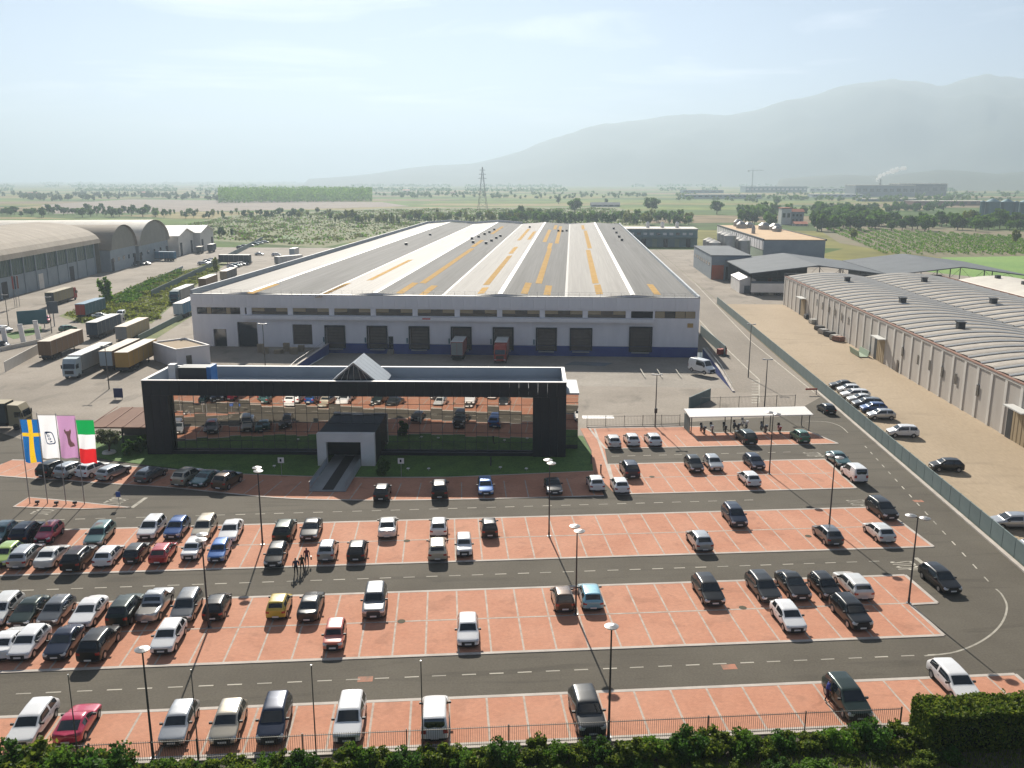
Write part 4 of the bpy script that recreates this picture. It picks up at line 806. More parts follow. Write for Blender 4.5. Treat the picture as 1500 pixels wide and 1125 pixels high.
CARLIST = """3,779,hatch,teal,F,dark teal hatchback beside a black car at the end of the middle brick island
40,778,suv,navy,R,black-blue SUV between the teal hatchback and the crimson hatchback
73,779,city,crimson,F,small crimson hatchback parked nose out beside a black-blue SUV
147,781,estate,teal,F,teal-grey estate standing alone between the crimson hatchback and white minivan
223,771,mpv,white,F,tall white minivan beside the blue hatchback
260,772,hatch,blue,F,blue hatchback between the white minivan and the beige minivan
300,771,mpv,beige,F,beige minivan between the blue hatchback and a white saloon
339,776,sedan,white,F,white saloon parked nose out beside the beige minivan
10,811,hatch,lime,F,lime green hatchback at the end of the middle brick island
39,811,estate,silver,R,silver estate parked next to the lime green hatchback
77,813,sedan,pearl,R,pearl white saloon between the silver estate and a black SUV
116,814,suv,black,R,black SUV between the pearl saloon and a white hatchback, tail out
160,811,hatch,white,R,white hatchback between the black SUV and the boxy grey car
201,807,boxy,darkgrey,R,boxy dark grey small car left of the bright red hatchback
239,807,hatch,red,R,bright red hatchback parked tail out beside the boxy grey car
283,803,boxy,white,F,boxy white small car between the bright red and the bright blue cars
321,805,city,midblue,F,bright blue small car behind the lamp post with twin discs
5,891,estate,pearl,F,pearl white estate beside the dark green saloon
44,893,sedan,darkgreen,F,dark green saloon beside a grey hatchback with silver roof
84,893,hatch,grey,F,grey hatchback between the dark green saloon and a long white saloon
131,894,sedan,white,F,long white saloon parked behind the dark blue saloon
184,890,suv,darkgreen,R,dark green SUV parked next to the silver pickup truck
227,882,pickup,silver,R,silver pickup truck with open cargo bed toward the aisle
273,885,mpv,grey,F,grey minivan beside the silver pickup truck
319,885,hatch,black,R,black hatchback beside the grey minivan, standing under a lamp
13,939,sedan,white,R,white saloon at the left end beside a white hatchback
44,939,hatch,white,F,white hatchback beside the dark blue saloon, nose to the aisle
95,938,sedan,navy,F,dark blue saloon between a white hatchback and a black SUV
145,939,suv,black,R,black SUV parked next to the dark blue saloon, tail out
248,930,hatch,white,F,lone white hatchback right behind a single-disc lamp post
48,1055,estate,white,F,white estate behind the fence beside the red coupe
112,1057,sport,crimson,R,red coupe behind the fence and the bushes
263,1055,hatch,silver,F,silver hatchback behind the fence next to a lamp post
335,1055,hatch,champagne,F,champagne hatchback behind the fence between silver and navy cars
402,1050,mpv,navy,F,navy minivan behind the fence beside the champagne hatchback
512,1048,mpv,white,F,white minivan behind the fence left of the white delivery van
637,1044,van,white,R,white delivery van with twin rear windows behind the fence
859,1038,suv,darkgrey,F,dark grey SUV behind the fence beside a lamp post
1240,1018,mpv,darkgreen,F,dark green minivan by the fence with a person in blue beside it
1397,995,estate,white,F,white estate behind the tall clipped hedge
417,774,suv,darkgreen,R,dark green SUV beside a black saloon, above the walking people
457,773,sedan,darkgrey,F,dark grey saloon parked nose out beside the dark green SUV
404,811,hatch,black,F,black hatchback just behind the walking people
480,804,city,silver,R,round silver small car beside the walking people
523,803,hatch,darkgrey,R,dark grey hatchback next to the round silver small car
568,770,sedan,pearl,R,pearl saloon parked alone in the middle brick island
643,769,hatch,white,R,white hatchback parked back to back with a beige estate
641,801,estate,beige,R,beige estate parked back to back with a white hatchback
679,798,boxy,white,F,boxy white small car beside the beige estate
717,771,city,darkgrey,R,small dark grey car with pale roof near the boxy white one
410,885,city,yellow,R,small yellow car beside a dark saloon
456,885,sedan,darkgrey,R,dark grey saloon beside the small yellow car
549,878,suv,grey,F,grey SUV parked nose out two bays from the dark saloon
491,929,boxy,salmon,F,boxy faded red small car in front of the dark saloon
685,921,hatch,white,F,white hatchback standing alone in the near half of the brick island
824,874,city,brown,R,small brown car beside the light blue hatchback
864,870,hatch,lightblue,R,light blue hatchback beside the brown car and a lamp post
1037,862,estate,black,F,black estate standing alone right of the light blue hatchback
1117,858,estate,darkgrey,F,dark grey estate at the start of a run of four cars
1161,855,sedan,black,F,black saloon between the dark grey estate and a black small car
1208,857,city,black,F,small black car squeezed between a black saloon and a pearl estate
1249,854,estate,pearl,R,pearl estate at the end of a run of dark cars
1155,901,hatch,white,F,white hatchback in front of the run of dark cars
1247,894,suv,black,F,black SUV parked in front of the pearl estate
1377,845,estate,black,F,black estate parked on the asphalt corner by the turning line
1024,789,hatch,silver,R,silver hatchback alone in the middle brick island, tail out
1075,753,mpv,navy,F,dark navy minivan alone in the far half of the middle island
1212,781,hatch,grey,R,grey-blue hatchback parked beside a lamp post, tail out
1288,777,hatch,pearl,R,pearl hatchback at the right end of the middle brick island
1291,743,mpv,black,F,black minivan at the corner of the middle brick island
810,711,sport,black,F,black coupe in the shaded row before the office
922,685,suv,navy,R,navy SUV beside the brick footpath in the short island
1016,679,hatch,black,F,black hatchback beside a silver hatchback in the short island
1044,677,hatch,silver,F,silver hatchback beside a black one in the short island
1104,675,hatch,navy,F,navy hatchback in the short island behind a white hatchback
1097,699,hatch,white,R,white hatchback in the near half of the short island
908,709,hatch,white,R,white hatchback beside the brick footpath, just past the office shadow
872,706,hatch,white,R,white hatchback at the end of the shaded office row
898,645,hatch,pearl,R,pearl hatchback beside the office lawn, next to two white ones
925,643,hatch,white,R,white hatchback between the pearl hatchback and another white one
956,643,hatch,white,R,white hatchback last of three beside the motorcycle shelter
1093,638,suv,darkgreen,R,dark green SUV parked half under the motorcycle shelter
1172,638,city,green,R,small green car under the end of the motorcycle shelter
1211,597,hatch,black,R,black hatchback by the gate fence next to the service road
1227,671,sedan,teal,F,dark teal saloon beside the white delivery van at the island end
1251,691,van,white,R,white delivery van at the right end of the short island""".split('\n')
for line in CARLIST:
    px, py, kind, col, face, lab = line.split(',', 5)
    g = G(float(px), float(py), TYPES[kind]['H']*.5); base = .06 if not lab.startswith('black estate parked on') and 'gate fence' not in lab else .013
    place_car(kind, col, (g.x+crng.uniform(-.05,.05), g.y, base), LOT.a+(0 if face == 'F' else math.pi)+R(crng.uniform(-1.6,1.6)), lab, LOTG)
# row along the office: bays turn with the kerb
for px, py, kind, col, face, rz, lab in [
    (79,686,'suv','black','R',-17,'black SUV at the end of the office row behind the flags'), (105,688,'mpv','silver','R',-17,'silver minivan in the office row next to a black SUV'),
    (136,687,'suv','white','R',-17,'white SUV in the office row between two silver cars'), (166,690,'estate','silver','R',-17,'silver estate in the office row in front of the olive tree'),
    (221,693,'estate','grey','R',-14,'grey estate parked alone in the shaded office row'), (275,698,'suv','champagne','R',-14,'champagne SUV in the office row left of a teal saloon'),
    (301,699,'sedan','teal','F',-14,'dark teal saloon between a champagne SUV and a brown SUV'), (333,703,'suv','brown','R',-12,'brown SUV with pale roof in the office row'),
    (560,719,'hatch','darkgrey','R',2,'dark grey hatchback right of the entrance walkway'), (644,715,'suv','black','R',4,'black SUV between the entrance walkway and the blue hatchback'),
    (711,711,'hatch','midblue','F',4,'bright blue hatchback before the mirrored office front')]:
    g = G(px, py, .75); place_car(kind, col, (g.x, g.y, .06), R(rz)+(0 if face == 'F' else math.pi), lab, LOTG)
# tan yard, noses to the fence
for i, (px, py, kind, col, lab) in enumerate([(1231,563,'sedan','darkgrey','dark grey saloon first in the row along the fence wall'), (1240,570,'hatch','white','white hatchback beside the dark grey saloon along the fence wall'),
    (1249,577,'estate','white','white estate third in the row along the fence wall'), (1258,584,'sedan','pearl','pearl saloon fourth in the row along the fence wall'), (1267,590,'estate','grey','grey estate fifth in the row along the fence wall'),
    (1276,597,'hatch','blue','blue hatchback sixth in the row along the fence wall'), (1287,607,'hatch','silver','silver hatchback at the end of the fence wall row'), (1318,632,'mpv','white','white minivan standing alone by the fence wall'),
    (1382,681,'hatch','black','black hatchback standing alone on the tan yard'), (1478,763,'estate','silver','silver estate by the fence wall at the near end of the tan yard'), (1512,800,'sedan','silver','silver saloon last along the fence wall')]):
    g = G(px, py, .7); place_car(kind, col, (g.x+.4, g.y, .012), WH.a-math.pi/2+R(crng.uniform(-3,3)), lab, 'cars along the fence wall on the tan yard')
# left yard and far car parks
for px, py, kind, col, deg, lab in [(4,482,'estate','white',70,'white estate on the far left road by the traffic island'), (68,468,'hatch','crimson',20,'dark red hatchback beside the blue advertising board'), (99,481,'hatch','green',150,'green hatchback near the brown trailer'),
    (147,462,'sedan','white',110,'white saloon next to the teal lorry'), (177,461,'van','white',10,'white van at the edge of the scrub'), (0,505,'hatch','navy',80,'navy hatchback at the roadside by white gateposts')]:
    g = G(px, py, .7); place_car(kind, col, (g.x, g.y, .03), R(deg), lab, 'cars in the truck yard', detail=False)
fr_ = random.Random(4); cols_ = ['white','silver','black','grey','navy','white','teal','pearl']
k_ = 0
for pts, nn, deg, lab, grp in [(((298,388),(312,383)),5,100,'car parked among weeds beside the lorries','cars beside the scrub verge'), (((340,393),(362,386)),6,95,'car in the row before the dark lorry trailer','cars before the dark trailer'), (((352,364),(388,356)),6,100,'car in the far row under the boundary wall','far cars by the boundary wall'),
                    (((160,392),(215,388)),7,60,'dark car parked before the vaulted halls','cars before the vaulted halls'), (((405,375),(380,374)),2,95,'car parked alone in the far dirt lot','cars in the far dirt lot')]:
    for i in range(nn):
        t = i/max(nn-1,1); g = G(pts[0][0]+(pts[1][0]-pts[0][0])*t, pts[0][1]+(pts[1][1]-pts[0][1])*t); c_ = cols_[k_ % 8] if 'dark car' not in lab else ('black','navy','darkgrey','teal')[i % 4]; k_ += 1
        kd_ = ('hatch','estate','sedan','suv')[k_ % 4]; lab_ = c_.replace('darkgrey','dark grey')+' '+dict(hatch='hatchback',estate='estate',sedan='saloon',suv='SUV')[kd_]+' '+lab.split('car ',1)[1]
        place_car(kd_, c_, (g.x, g.y, .03), R(deg+fr_.uniform(-4,4)), lab_, grp, detail=False)
g = G(1028,541,.6); place_car('bigvan', 'white', (g.x, g.y, .012), R(33), 'white panel van parked in the loading yard by the blue wall', None, 'van', 'panel_van')
# ---- lorries and trailers
def lmat(n, c, r=.6): return mat(n, c, r, tuple(x*.82 for x in c), .4, stretch=(1,1,.3))
LC = dict(white=lmat('trailer white',(.62,.62,.60)), grey=lmat('trailer grey',(.26,.27,.26)), yellow=lmat('trailer ochre',(.46,.27,.06)), brown=lmat('trailer brown',(.20,.12,.06)), navy=lmat('trailer navy',(.03,.055,.085)), tan=lmat('trailer tan',(.30,.25,.15)),
          teal=lmat('trailer teal',(.05,.13,.16)), blue=lmat('trailer blue',(.02,.14,.26)), red=lmat('trailer red',(.38,.05,.03)), roof=lmat('trailer roof',(.58,.50,.40)), dark=lmat('trailer dark',(.05,.06,.06)), pale=lmat('trailer pale blue',(.42,.50,.54)))
def lorry(lab, pos, deg, side, front, roof='roof', cab=None, L=13.6, H_=3.95, W_=2.5, cab_end=-1, cat=None, grp='lorries and trailers in the truck yard'):
    t = thing('lorry' if cab else 'trailer', lab, cat or ('lorry' if cab else 'trailer'), (pos[0], pos[1], .01), R(deg), grp); w2 = W_/2; y0 = 0.
    MB().box(-w2,w2,y0,y0+L,1.15,H_).build('box_body', LC[side], t)
    MB().box(-w2-.01,w2+.01,y0-.02,y0+L+.02,H_+.002,H_+.07).build('roof_panel', LC[roof], t)
    fe = MB().box(-w2+.05,-.03,y0-.05,y0-.005,1.2,H_-.1).box(.03,w2-.05,y0-.05,y0-.005,1.2,H_-.1); fe.build('end_doors', LC[front], t)
    MB().box(-.9,.9,y0+.3,y0+L-.3,.8,1.14).build('chassis', M['dark_steel'], t); MB().box(-w2+.02,w2-.02,y0-.04,y0+.1,.65,.95).build('bumper', M['dark_steel'], t)
    for i in range(6): MB().box(w2+.002,w2+.03,y0+.2+i*(L-.4)/6,y0+.26+i*(L-.4)/6,1.16,H_-.05).build('side_post', M['steel'], t); MB().box(-w2-.03,-w2-.002,y0+.2+i*(L-.4)/6,y0+.26+i*(L-.4)/6,1.16,H_-.05).build('side_post', M['steel'], t)
    wm_ = MB().extrude_x([(.5*math.cos(a*math.pi/7),.5*math.sin(a*math.pi/7)) for a in range(14)], -.17, .17).mesh('wheel', M['rubber'])
    yb = [y0+L-2.0-1.3*i for i in range(3)] if cab and cab_end < 0 else [y0+1.6+1.3*i for i in range(3)]
    for y in yb:
        for x in (-1.05,1.05): link('wheel', wm_, t, None, (x,y,.5))
    for x in (-.9,.9): MB().box(x-.08,x+.08,y0+L*.72,y0+L*.72+.2,.0,1.1).build('landing_leg', M['dark_steel'], t)
    if cab:
        c0 = y0-2.6 if cab_end < 0 else y0+L+.3; s = 1 if cab_end < 0 else -1; f0 = c0 if s > 0 else c0+2.2
        pr = [(f0,.6),(f0,1.9),(f0+s*.25,2.9),(f0+s*.7,3.7),(f0+s*2.2,3.8),(f0+s*2.2,.6)]
        co = MB().extrude_x(pr, -w2+.03, w2-.03).build('cab', LC[cab], t)
        MB().add([(-w2+.2,f0-s*.02,1.95),(w2-.2,f0-s*.02,1.95),(w2-.25,f0+s*.22,2.85),(-w2+.25,f0+s*.22,2.85)], [(0,1,2,3)]).build('windshield', GLASS, co)
        for x in (-w2+.02,w2-.02): MB().box(x-.02,x+.02,min(f0+s*.4,f0+s*1.3),max(f0+s*.4,f0+s*1.3),1.95,2.75).build('side_window', GLASS, co)
        MB().box(-.8,.8,min(f0-s*.03,f0-s*.005),max(f0-s*.03,f0-s*.005),1.0,1.65).build('grille', TRIM, co)
        for x in (-.95,.95): MB().box(x-.2,x+.2,min(f0-s*.04,f0-s*.005),max(f0-s*.04,f0-s*.005),.75,.95).build('headlight', LIGHT, co); MB().box(x*1.42-.1,x*1.42+.1,f0+s*.1-.05,f0+s*.1+.05,2.0,2.7).build('mirror', TRIM, co)
        for x in (-1.05,1.05): link('wheel', wm_, t, None, (x,f0+s*1.2,.5))
        MB().box(-.9,.9,min(f0+s*.4,y0+1),max(f0+s*2.6,y0+1),.5,.85).build('tractor_frame', M['dark_steel'], t)
    return t
def gp(px, py): p = G(px, py); return (p.x, p.y)
lorry('white articulated lorry with pale blue cab driving out of the yard', (-80.5,160.2), 1, 'grey', 'white', 'white', 'pale', 13.6)
lorry('trailer with tan roof and white rear doors beside the ochre trailer', gp(157,545), 1, 'brown', 'pale', 'roof')
lorry('ochre curtain-sided trailer parked beside a white-doored one', gp(180,547), 1, 'yellow', 'yellow', 'roof', L=14.5)
lorry('brown trailer beside the panel fence', gp(67,529), 2, 'brown', 'brown', 'roof', L=15)
lorry('navy blue articulated lorry with white roof', gp(136,498), 2, 'navy', 'navy', 'white', 'white', cab_end=1)
lorry('tan trailer with grey rear doors near the grass strip', gp(179,505), 2, 'tan', 'grey', 'roof')
lorry('teal articulated lorry with red rear frame by the scrub', gp(119,468), 2, 'teal', 'red', 'blue', L=13)
lorry('grey trailer lorry with red cab beside the barrel-roofed hangar', gp(74,449), 4, 'tan', 'dark', 'tan', 'red', cab_end=1)
lorry('blue trailer with white end against the warehouse corner', gp(262,467), 2, 'blue', 'pale', 'white')
lorry('white lorry with teal cab behind the warehouse corner', (-98.8,260.4), 3, 'grey', 'grey', 'white', 'teal', 14)
lorry('brown trailer with white roof in the lorry queue', gp(297,426), 3, 'brown', 'brown', 'white', L=14)
lorry('grey-green trailer far along the lorry queue', gp(328,414), 3, 'dark', 'tan', 'roof', L=14)
lorry('bright blue trailer standing before the vaulted halls', gp(257,382), 82, 'blue', 'blue', 'blue')
lorry('long dark trailer with pale roof beside the far car park', gp(367,387), 84, 'dark', 'dark', 'white')
lorry('small dark box trailer on the far yard, smaller of two', gp(291,372), 5, 'dark', 'dark', 'roof', L=6, H_=3.4)
lorry('dark box trailer on the far yard with white roof', gp(308,370), 5, 'navy', 'dark', 'white', L=8)
lorry('white box lorry with pale blue front in the far dirt lot', gp(428,377), 0, 'white', 'pale', 'white', L=9)
lorry('low white trailer beside the warehouse roof edge', gp(405,390), -38, 'white', 'grey', 'white', L=13)
lorry('olive grey lorry partly out of view on the yard road', (gp(-22,628)[0]-5.2, gp(-22,628)[1]), -88, 'dark', 'grey', 'tan', 'tan', L=9, cab_end=1)
DG = 'lorries backed to the loading docks'
q = WH.xy(-23.2,179.0,-1.1); t = lorry('red-framed trailer with grey doors at a loading dock', (q.x,q.y), math.degrees(WH.a), 'red', 'grey', 'white', L=7.0, grp=DG); t.location.z = -1.1
q = WH.xy(-14.1,179.2,-1.1); t = lorry('red cab lorry backed onto a loading dock', (q.x,q.y), math.degrees(WH.a), 'red', 'red', 'white', 'red', L=6.6, grp=DG); t.location.z = -1.1
# ================================================================== STREET FURNITURE
def lamp_post(lab, pos, h, discs=2, rz=0., z0=.05):
    t = thing('lamp_post', lab, 'lamp post', (pos[0],pos[1],z0), rz, 'car park lamp posts')
    MB().cyl(0,0,0,.5,.11,.10,8).cyl(0,0,.5,h,.085,.05,8).build('pole', M['dark_steel'], t); MB().cyl(0,0,-.02,.06,.22,n=8).build('base_plate', M['steel'], t)
    for i in range(discs):
        y = 0 if discs == 1 else (-.55,.55)[i]
        d = MB().cyl(0,y,h+.02,h+.09,.42,.46,16).cyl(0,y,h+.09,h+.2,.46,.16,16).build('lamp_disc', M['steel'], t); MB().cyl(0,y,h-.03,h+.018,.34,n=14).build('diffuser', M['white'], d)
    if discs == 2: MB().tube((0,-.6,h),(0,.6,h),.04,6).build('cross_arm', M['dark_steel'], t)
    return t
P_ = lambda u, v: LOT.xy(u, v)
lamp_post('tall twin-disc lamp post above the walking people', P_(-18.6,84.2), 7.8, 2, LOT.a+.3); lamp_post('twin-disc lamp post between the office row and the middle brick island', P_(10.1,84.2), 7.9, 2, LOT.a+.2)
lamp_post('twin-disc lamp post rising beside the light blue hatchback', P_(10.4,67.4), 7.6, 2, LOT.a+.2); lamp_post('single-disc lamp post at the fence beside the dark grey SUV', P_(10.1,50.55), 7.9, 1)
lamp_post('twin-disc lamp post at the slanted end of the brick island', P_(39.2,67.3), 7.8, 2, LOT.a+.9); lamp_post('twin-disc lamp post beside the grey-blue hatchback', P_(39.6,84.4), 7.7, 2, LOT.a+.5); lamp_post('twin-disc lamp post before the motorcycle shelter', P_(39.5,101.7), 7.7, 2, LOT.a+.6)
lamp_post('single-disc lamp post at the fence beside the silver hatchback', P_(-18.8,50.6), 7.5, 1); lamp_post('twin-disc lamp post by the bright blue small car', P_(-19.6,67.4), 7.8, 2, LOT.a+.2)
def yard_lamp(lab, pos, h, box=False):
    t = thing('yard_lamp', lab, 'lamp post', (pos[0],pos[1],0), 0, 'yard lamps'); MB().cyl(0,0,0,h,.11,.06,8).build('pole', M['fence_metal'], t); MB().box(-.55,.55,-.1,.1,h,h+.12).build('cross_arm', M['steel'], t)
    for s_ in (-1,1): MB().box(s_*.6-.2,s_*.6+.2,-.2,.12,h+.05,h+.2).build('lamp_head', M['steel'], t)
    if box: MB().box(-.2,.2,-.3,-.1,2.2,2.9).build('switch_box', M['dark_steel'], t)
yard_lamp('yard lamp with switch box by the fence behind three white hatchbacks', P_(30.4,123.9), 7.8, True); yard_lamp('yard lamp behind the motorcycle shelter roof', P_(50.6,134.2), 7.7); yard_lamp('tall lamp between the service road and the blue retaining wall', G(1096,553), 9.8)
yard_lamp('lamp on the shaded apron edge above the office roof', G(390,560), 10.5); yard_lamp('thin lamp pole before the ochre trailer', G(160,570), 7.5); yard_lamp('lamp pole beside the blue advertising board', G(76,488), 8.5); yard_lamp('lamp pole near the far left traffic island', G(13,480), 8)
for px0, py0, lab in ((147,1072,'bare thin pole behind the fence, by the red coupe'),(309,1072,'bare thin pole behind the fence between silver and champagne cars'),(466,1093,'bare thin pole behind the fence left of the white minivan'),(620,1090,'bare thin pole at the fence beside the white delivery van')):
    p = LOT.g(px0, py0); p = LOT.xy(p[0], 50.3); t = thing('bare_pole', lab, 'pole', (p.x,p.y,.02), 0, 'bare poles along the fence'); MB().cyl(0,0,0,6.2,.05,.03,6).build('pole', M['fence_metal'], t); MB().cyl(0,0,6.2,6.28,.05,n=6).build('cap', M['steel'], t)
# flags
def clothmat(k, c):
    m = mat('flag '+k, c, .8); n = m.node_tree.nodes; t_ = n.new('ShaderNodeBsdfTranslucent'); t_.inputs[0].default_value = (*c,1); x = n.new('ShaderNodeMixShader'); x.inputs[0].default_value = .6
    m.node_tree.links.new(n['Principled BSDF'].outputs[0], x.inputs[1]); m.node_tree.links.new(t_.outputs[0], x.inputs[2]); m.node_tree.links.new(x.outputs[0], n['Material Output'].inputs[0]); return m
FM = {k: clothmat(k, c) for k, c in dict(blue=(.012,.12,.36), yellow=(.72,.46,.02), white=(.76,.76,.78), green=(.005,.30,.07), red=(.60,.02,.025), lilac=(.46,.25,.43), logo=(.10,.20,.36), cream=(.62,.50,.42)).items()}
def flag(lab, base, hh, fw, fh, fn, emblem=None):
    t = thing('flag', lab, 'flag', (base.x,base.y,.05), 0, 'four flags on poles'); MB().cyl(0,0,0,hh,.06,.035,8).build('flagpole', M['steel'], t); MB().cyl(0,0,hh,hh+.12,.05,.01,8).build('finial', M['steel'], t)
    MB().tube((0,0,hh-.12),(fw+.1,0,hh-.12),.025,5).build('top_arm', M['steel'], t)
    def S(s, q): return (.08+fw*s+.05*math.sin(q*5+s), -.02+.16*q**.6*math.sin(s*7.5+q*2.3)*(.35+q), hh-.16-fh*q-.06*s*q)
    nx, ny = 16, 36; m = MB(); names = []
    for j in range(ny+1):
        for i in range(nx+1): m.v.append(S(i/nx, j/ny))
    for j in range(ny):
        for i in range(nx):
            k = fn((i+.5)/nx, (j+.5)/ny)
            if k not in names: names.append(k)
            a = j*(nx+1)+i; m.f.append((a,a+1,a+nx+2,a+nx+1)); m.m.append(names.index(k))
    c = m.build('cloth', [FM[k] for k in names], t, None, None, 0, True)
    if emblem:
        for nm, polys, mk in emblem:
            for sgn in (-.02, .02):
                e = MB()
                for pl in polys: e.add([(lambda r_: (r_[0], r_[1]+sgn, r_[2]))(S(*p_)) for p_ in pl], [tuple(range(len(pl)))])
                e.build(nm, FM[mk], c)
def ring(cx, cy_, rx, ry, w_, n=20, sk=0.):
    out = []
    for i in range(n):
        a, b = 2*math.pi*i/n, 2*math.pi*(i+1)/n; sq = lambda a_: (abs(math.cos(a_))**.5*math.copysign(1,math.cos(a_)), abs(math.sin(a_))**.5*math.copysign(1,math.sin(a_)))
        p, q = sq(a), sq(b); f = lambda v, k: (cx+rx*k*v[0]+sk*ry*k*v[1], cy_+ry*k*v[1]); out.append([f(p,1),f(q,1),f(q,1-w_),f(p,1-w_)])
    return out
logo = ring(.52,.52,.24,.15,.16,20,.5)+[[(.30,.375),(.52,.37),(.54,.40),(.31,.41)],[(.32,.41),(.39,.41),(.41,.44),(.34,.44)]]
for cx_, cy2 in ((.46,.47),(.53,.54)):
    logo += [[(cx_+.075*math.cos(a)*k1, cy2+.03*math.sin(a)*k1) for a, k1 in ((x,1),(x+.7,1),(x+.7,.55),(x,.55))] for x in [i*.7 for i in range(9)]]
logo += [[(.52,.60),(.64,.59),(.65,.615),(.53,.62)]]
fig = [[(.30,.33),(.36,.31),(.42,.36),(.60,.35),(.66,.30),(.70,.36),(.66,.44),(.64,.52),(.68,.60),(.80,.66),(.84,.72),(.60,.74),(.52,.66),(.50,.54),(.44,.44),(.34,.40)]]
fb = [G(44,738), G(70,738), G(97,739), G(124,739)]
flag('blue banner flag with a yellow cross', fb[0], 9.9, 2.0, 4.9, lambda s,q: 'yellow' if .40 < s < .60 or .31 < q < .39 else 'blue')
flag('white banner flag with a small blue slanted emblem', fb[1], 10.4, 2.05, 4.9, lambda s,q: 'white', [('emblem', logo, 'logo')])
flag('lilac banner flag with a pale figure', fb[2], 10.4, 2.0, 4.8, lambda s,q: 'lilac', [('emblem', fig, 'cream')])
flag('green, white and red banner flag', fb[3], 9.9, 1.9, 4.9, lambda s,q: 'green' if q < 1/3 else ('white' if q < 2/3 else 'red'))
for px, py in ((55,739),(83,740),(110,740)):
    g = G(px, py); t = thing('floodlight', 'small floodlight on the brick island under the flags', 'floodlight', (g.x,g.y,.05), .3, 'flag floodlights'); MB().box(-.06,.06,-.06,.06,0,.15).build('stem', M['dark_steel'], t); MB().box(-.22,.22,-.12,.12,.15,.42).build('head', M['dark_steel'], t); MB().box(-.18,.18,.121,.13,.18,.39).build('lens', LIGHT, t)
# signs
def sign(lab, g, h, wd, ht, face, mark=None, rz=0.):
    t = thing('sign', lab, 'sign', (g.x,g.y,.05), rz); MB().cyl(0,0,0,h,.035,n=6).build('post', M['steel'], t); b = MB().box(-wd/2,wd/2,-.06,-.03,h-ht,h).build('board', face, t)
    if mark: MB().box(-wd*.2,wd*.1,-.068,-.061,h-ht*.75,h-ht*.25).build('symbol', mark, b)
SB = mat('sign blue', (.02,.08,.32), .5)
sign('white square sign on a post in the lawn left of the entrance', G(413,698), 2.4, .75, .7, M['white'], M['dark']); sign('white square sign on a post right of the entrance walkway', G(588,699), 2.4, .75, .7, M['white'], M['dark']); sign('small blue sign at the tip of the flag island', G(175,742), 1.7, .5, .6, SB)
t = thing('billboard', 'blue advertising board beside the far left road', 'billboard', (*gp(49,482),0), R(35)); MB().box(-3.2,3.2,-.1,.1,1.2,4.6).build('board', M['silo'], t)
for x in (-2.5,2.5): MB().cyl(x,0,0,1.2,.12,n=6).build('post', M['steel'], t)
t = thing('billboard', 'dark sign box on posts beside the brown trailer and grass', 'billboard', (*gp(80,478),0), R(20)); MB().box(-1.2,1.2,-.15,.15,3.2,6.2).build('board', M['grey_sheet'], t); MB().cyl(0,0,0,3.2,.14,n=6).build('post', M['steel'], t)
for px, py in ((10,508),(35,503),(57,497)):
    t = thing('gatepost', 'slim white gatepost beside the low roadside wall', 'gatepost', (*gp(px,py),0), .3, 'white gateposts'); MB().add([(-.5,-.3,0),(.5,-.3,0),(.5,.3,0),(-.5,.3,0),(-.8,-.3,4.2),(.1,-.3,4.2),(.1,.3,4.2),(-.8,.3,4.2)], [(0,1,2,3),(4,5,6,7),(0,1,5,4),(1,2,6,5),(2,3,7,6),(3,0,4,7)]).build('post', M['white'], t); MB().box(-.85,.15,-.35,.35,4.21,4.35).build('cap', M['steel'], t)
for i, (px, py) in enumerate(((22,450),(25,450),(29,449))):
    g = G(px,py); t = thing('small_flag', ('limp red flag on a pole by the hangar','limp dark flag on a pole by the hangar','limp maroon flag on a pole by the hangar')[i], 'flag', (g.x,g.y,0), 0, 'flags by the hangar'); MB().cyl(0,0,0,9,.08,.05,6).build('flagpole', M['steel'], t); MB().box(.05,.4,-.05,.05,5.2,8.8).build('cloth', (LC['red'],LC['navy'],M['rust'])[i], t)
sign2 = thing('blue_screen', 'blue screen panel standing behind the brown pavilion', 'screen', (*gp(174,585),0), OFF.a); MB().box(-.75,.75,-.06,.06,.3,1.9).build('panel', mat('dark blue panel',(.01,.02,.09),.6), sign2)
for x in (-.6,.6): MB().cyl(x,0,0,.3,.05,n=6).build('foot', M['steel'], sign2)
# bollard lights
for px, py in ((719,683),(866,680),(880,694)):
    g = G(px,py); t = thing('bollard', 'black bollard light at the lawn edge of the office', 'bollard', (g.x,g.y,.07), 0, 'lawn bollards'); MB().cyl(0,0,0,1.0,.09,n=8).build('post', M['dark_steel'], t); MB().cyl(0,0,1.0,1.14,.13,.1,8).build('cap', M['dark_steel'], t)
for px, py in ((598,690),(628,690),(733,688),(771,690),(402,686)):
    g = G(px,py); t = thing('garden_light', 'low white garden light on the shaded office lawn', 'garden light', (g.x,g.y,.07), 0, 'garden lights'); MB().cyl(0,0,0,.25,.04,n=6).build('stem', M['steel'], t); MB().cyl(0,0,.25,.33,.22,.18,10).build('lamp', M['white'], t)
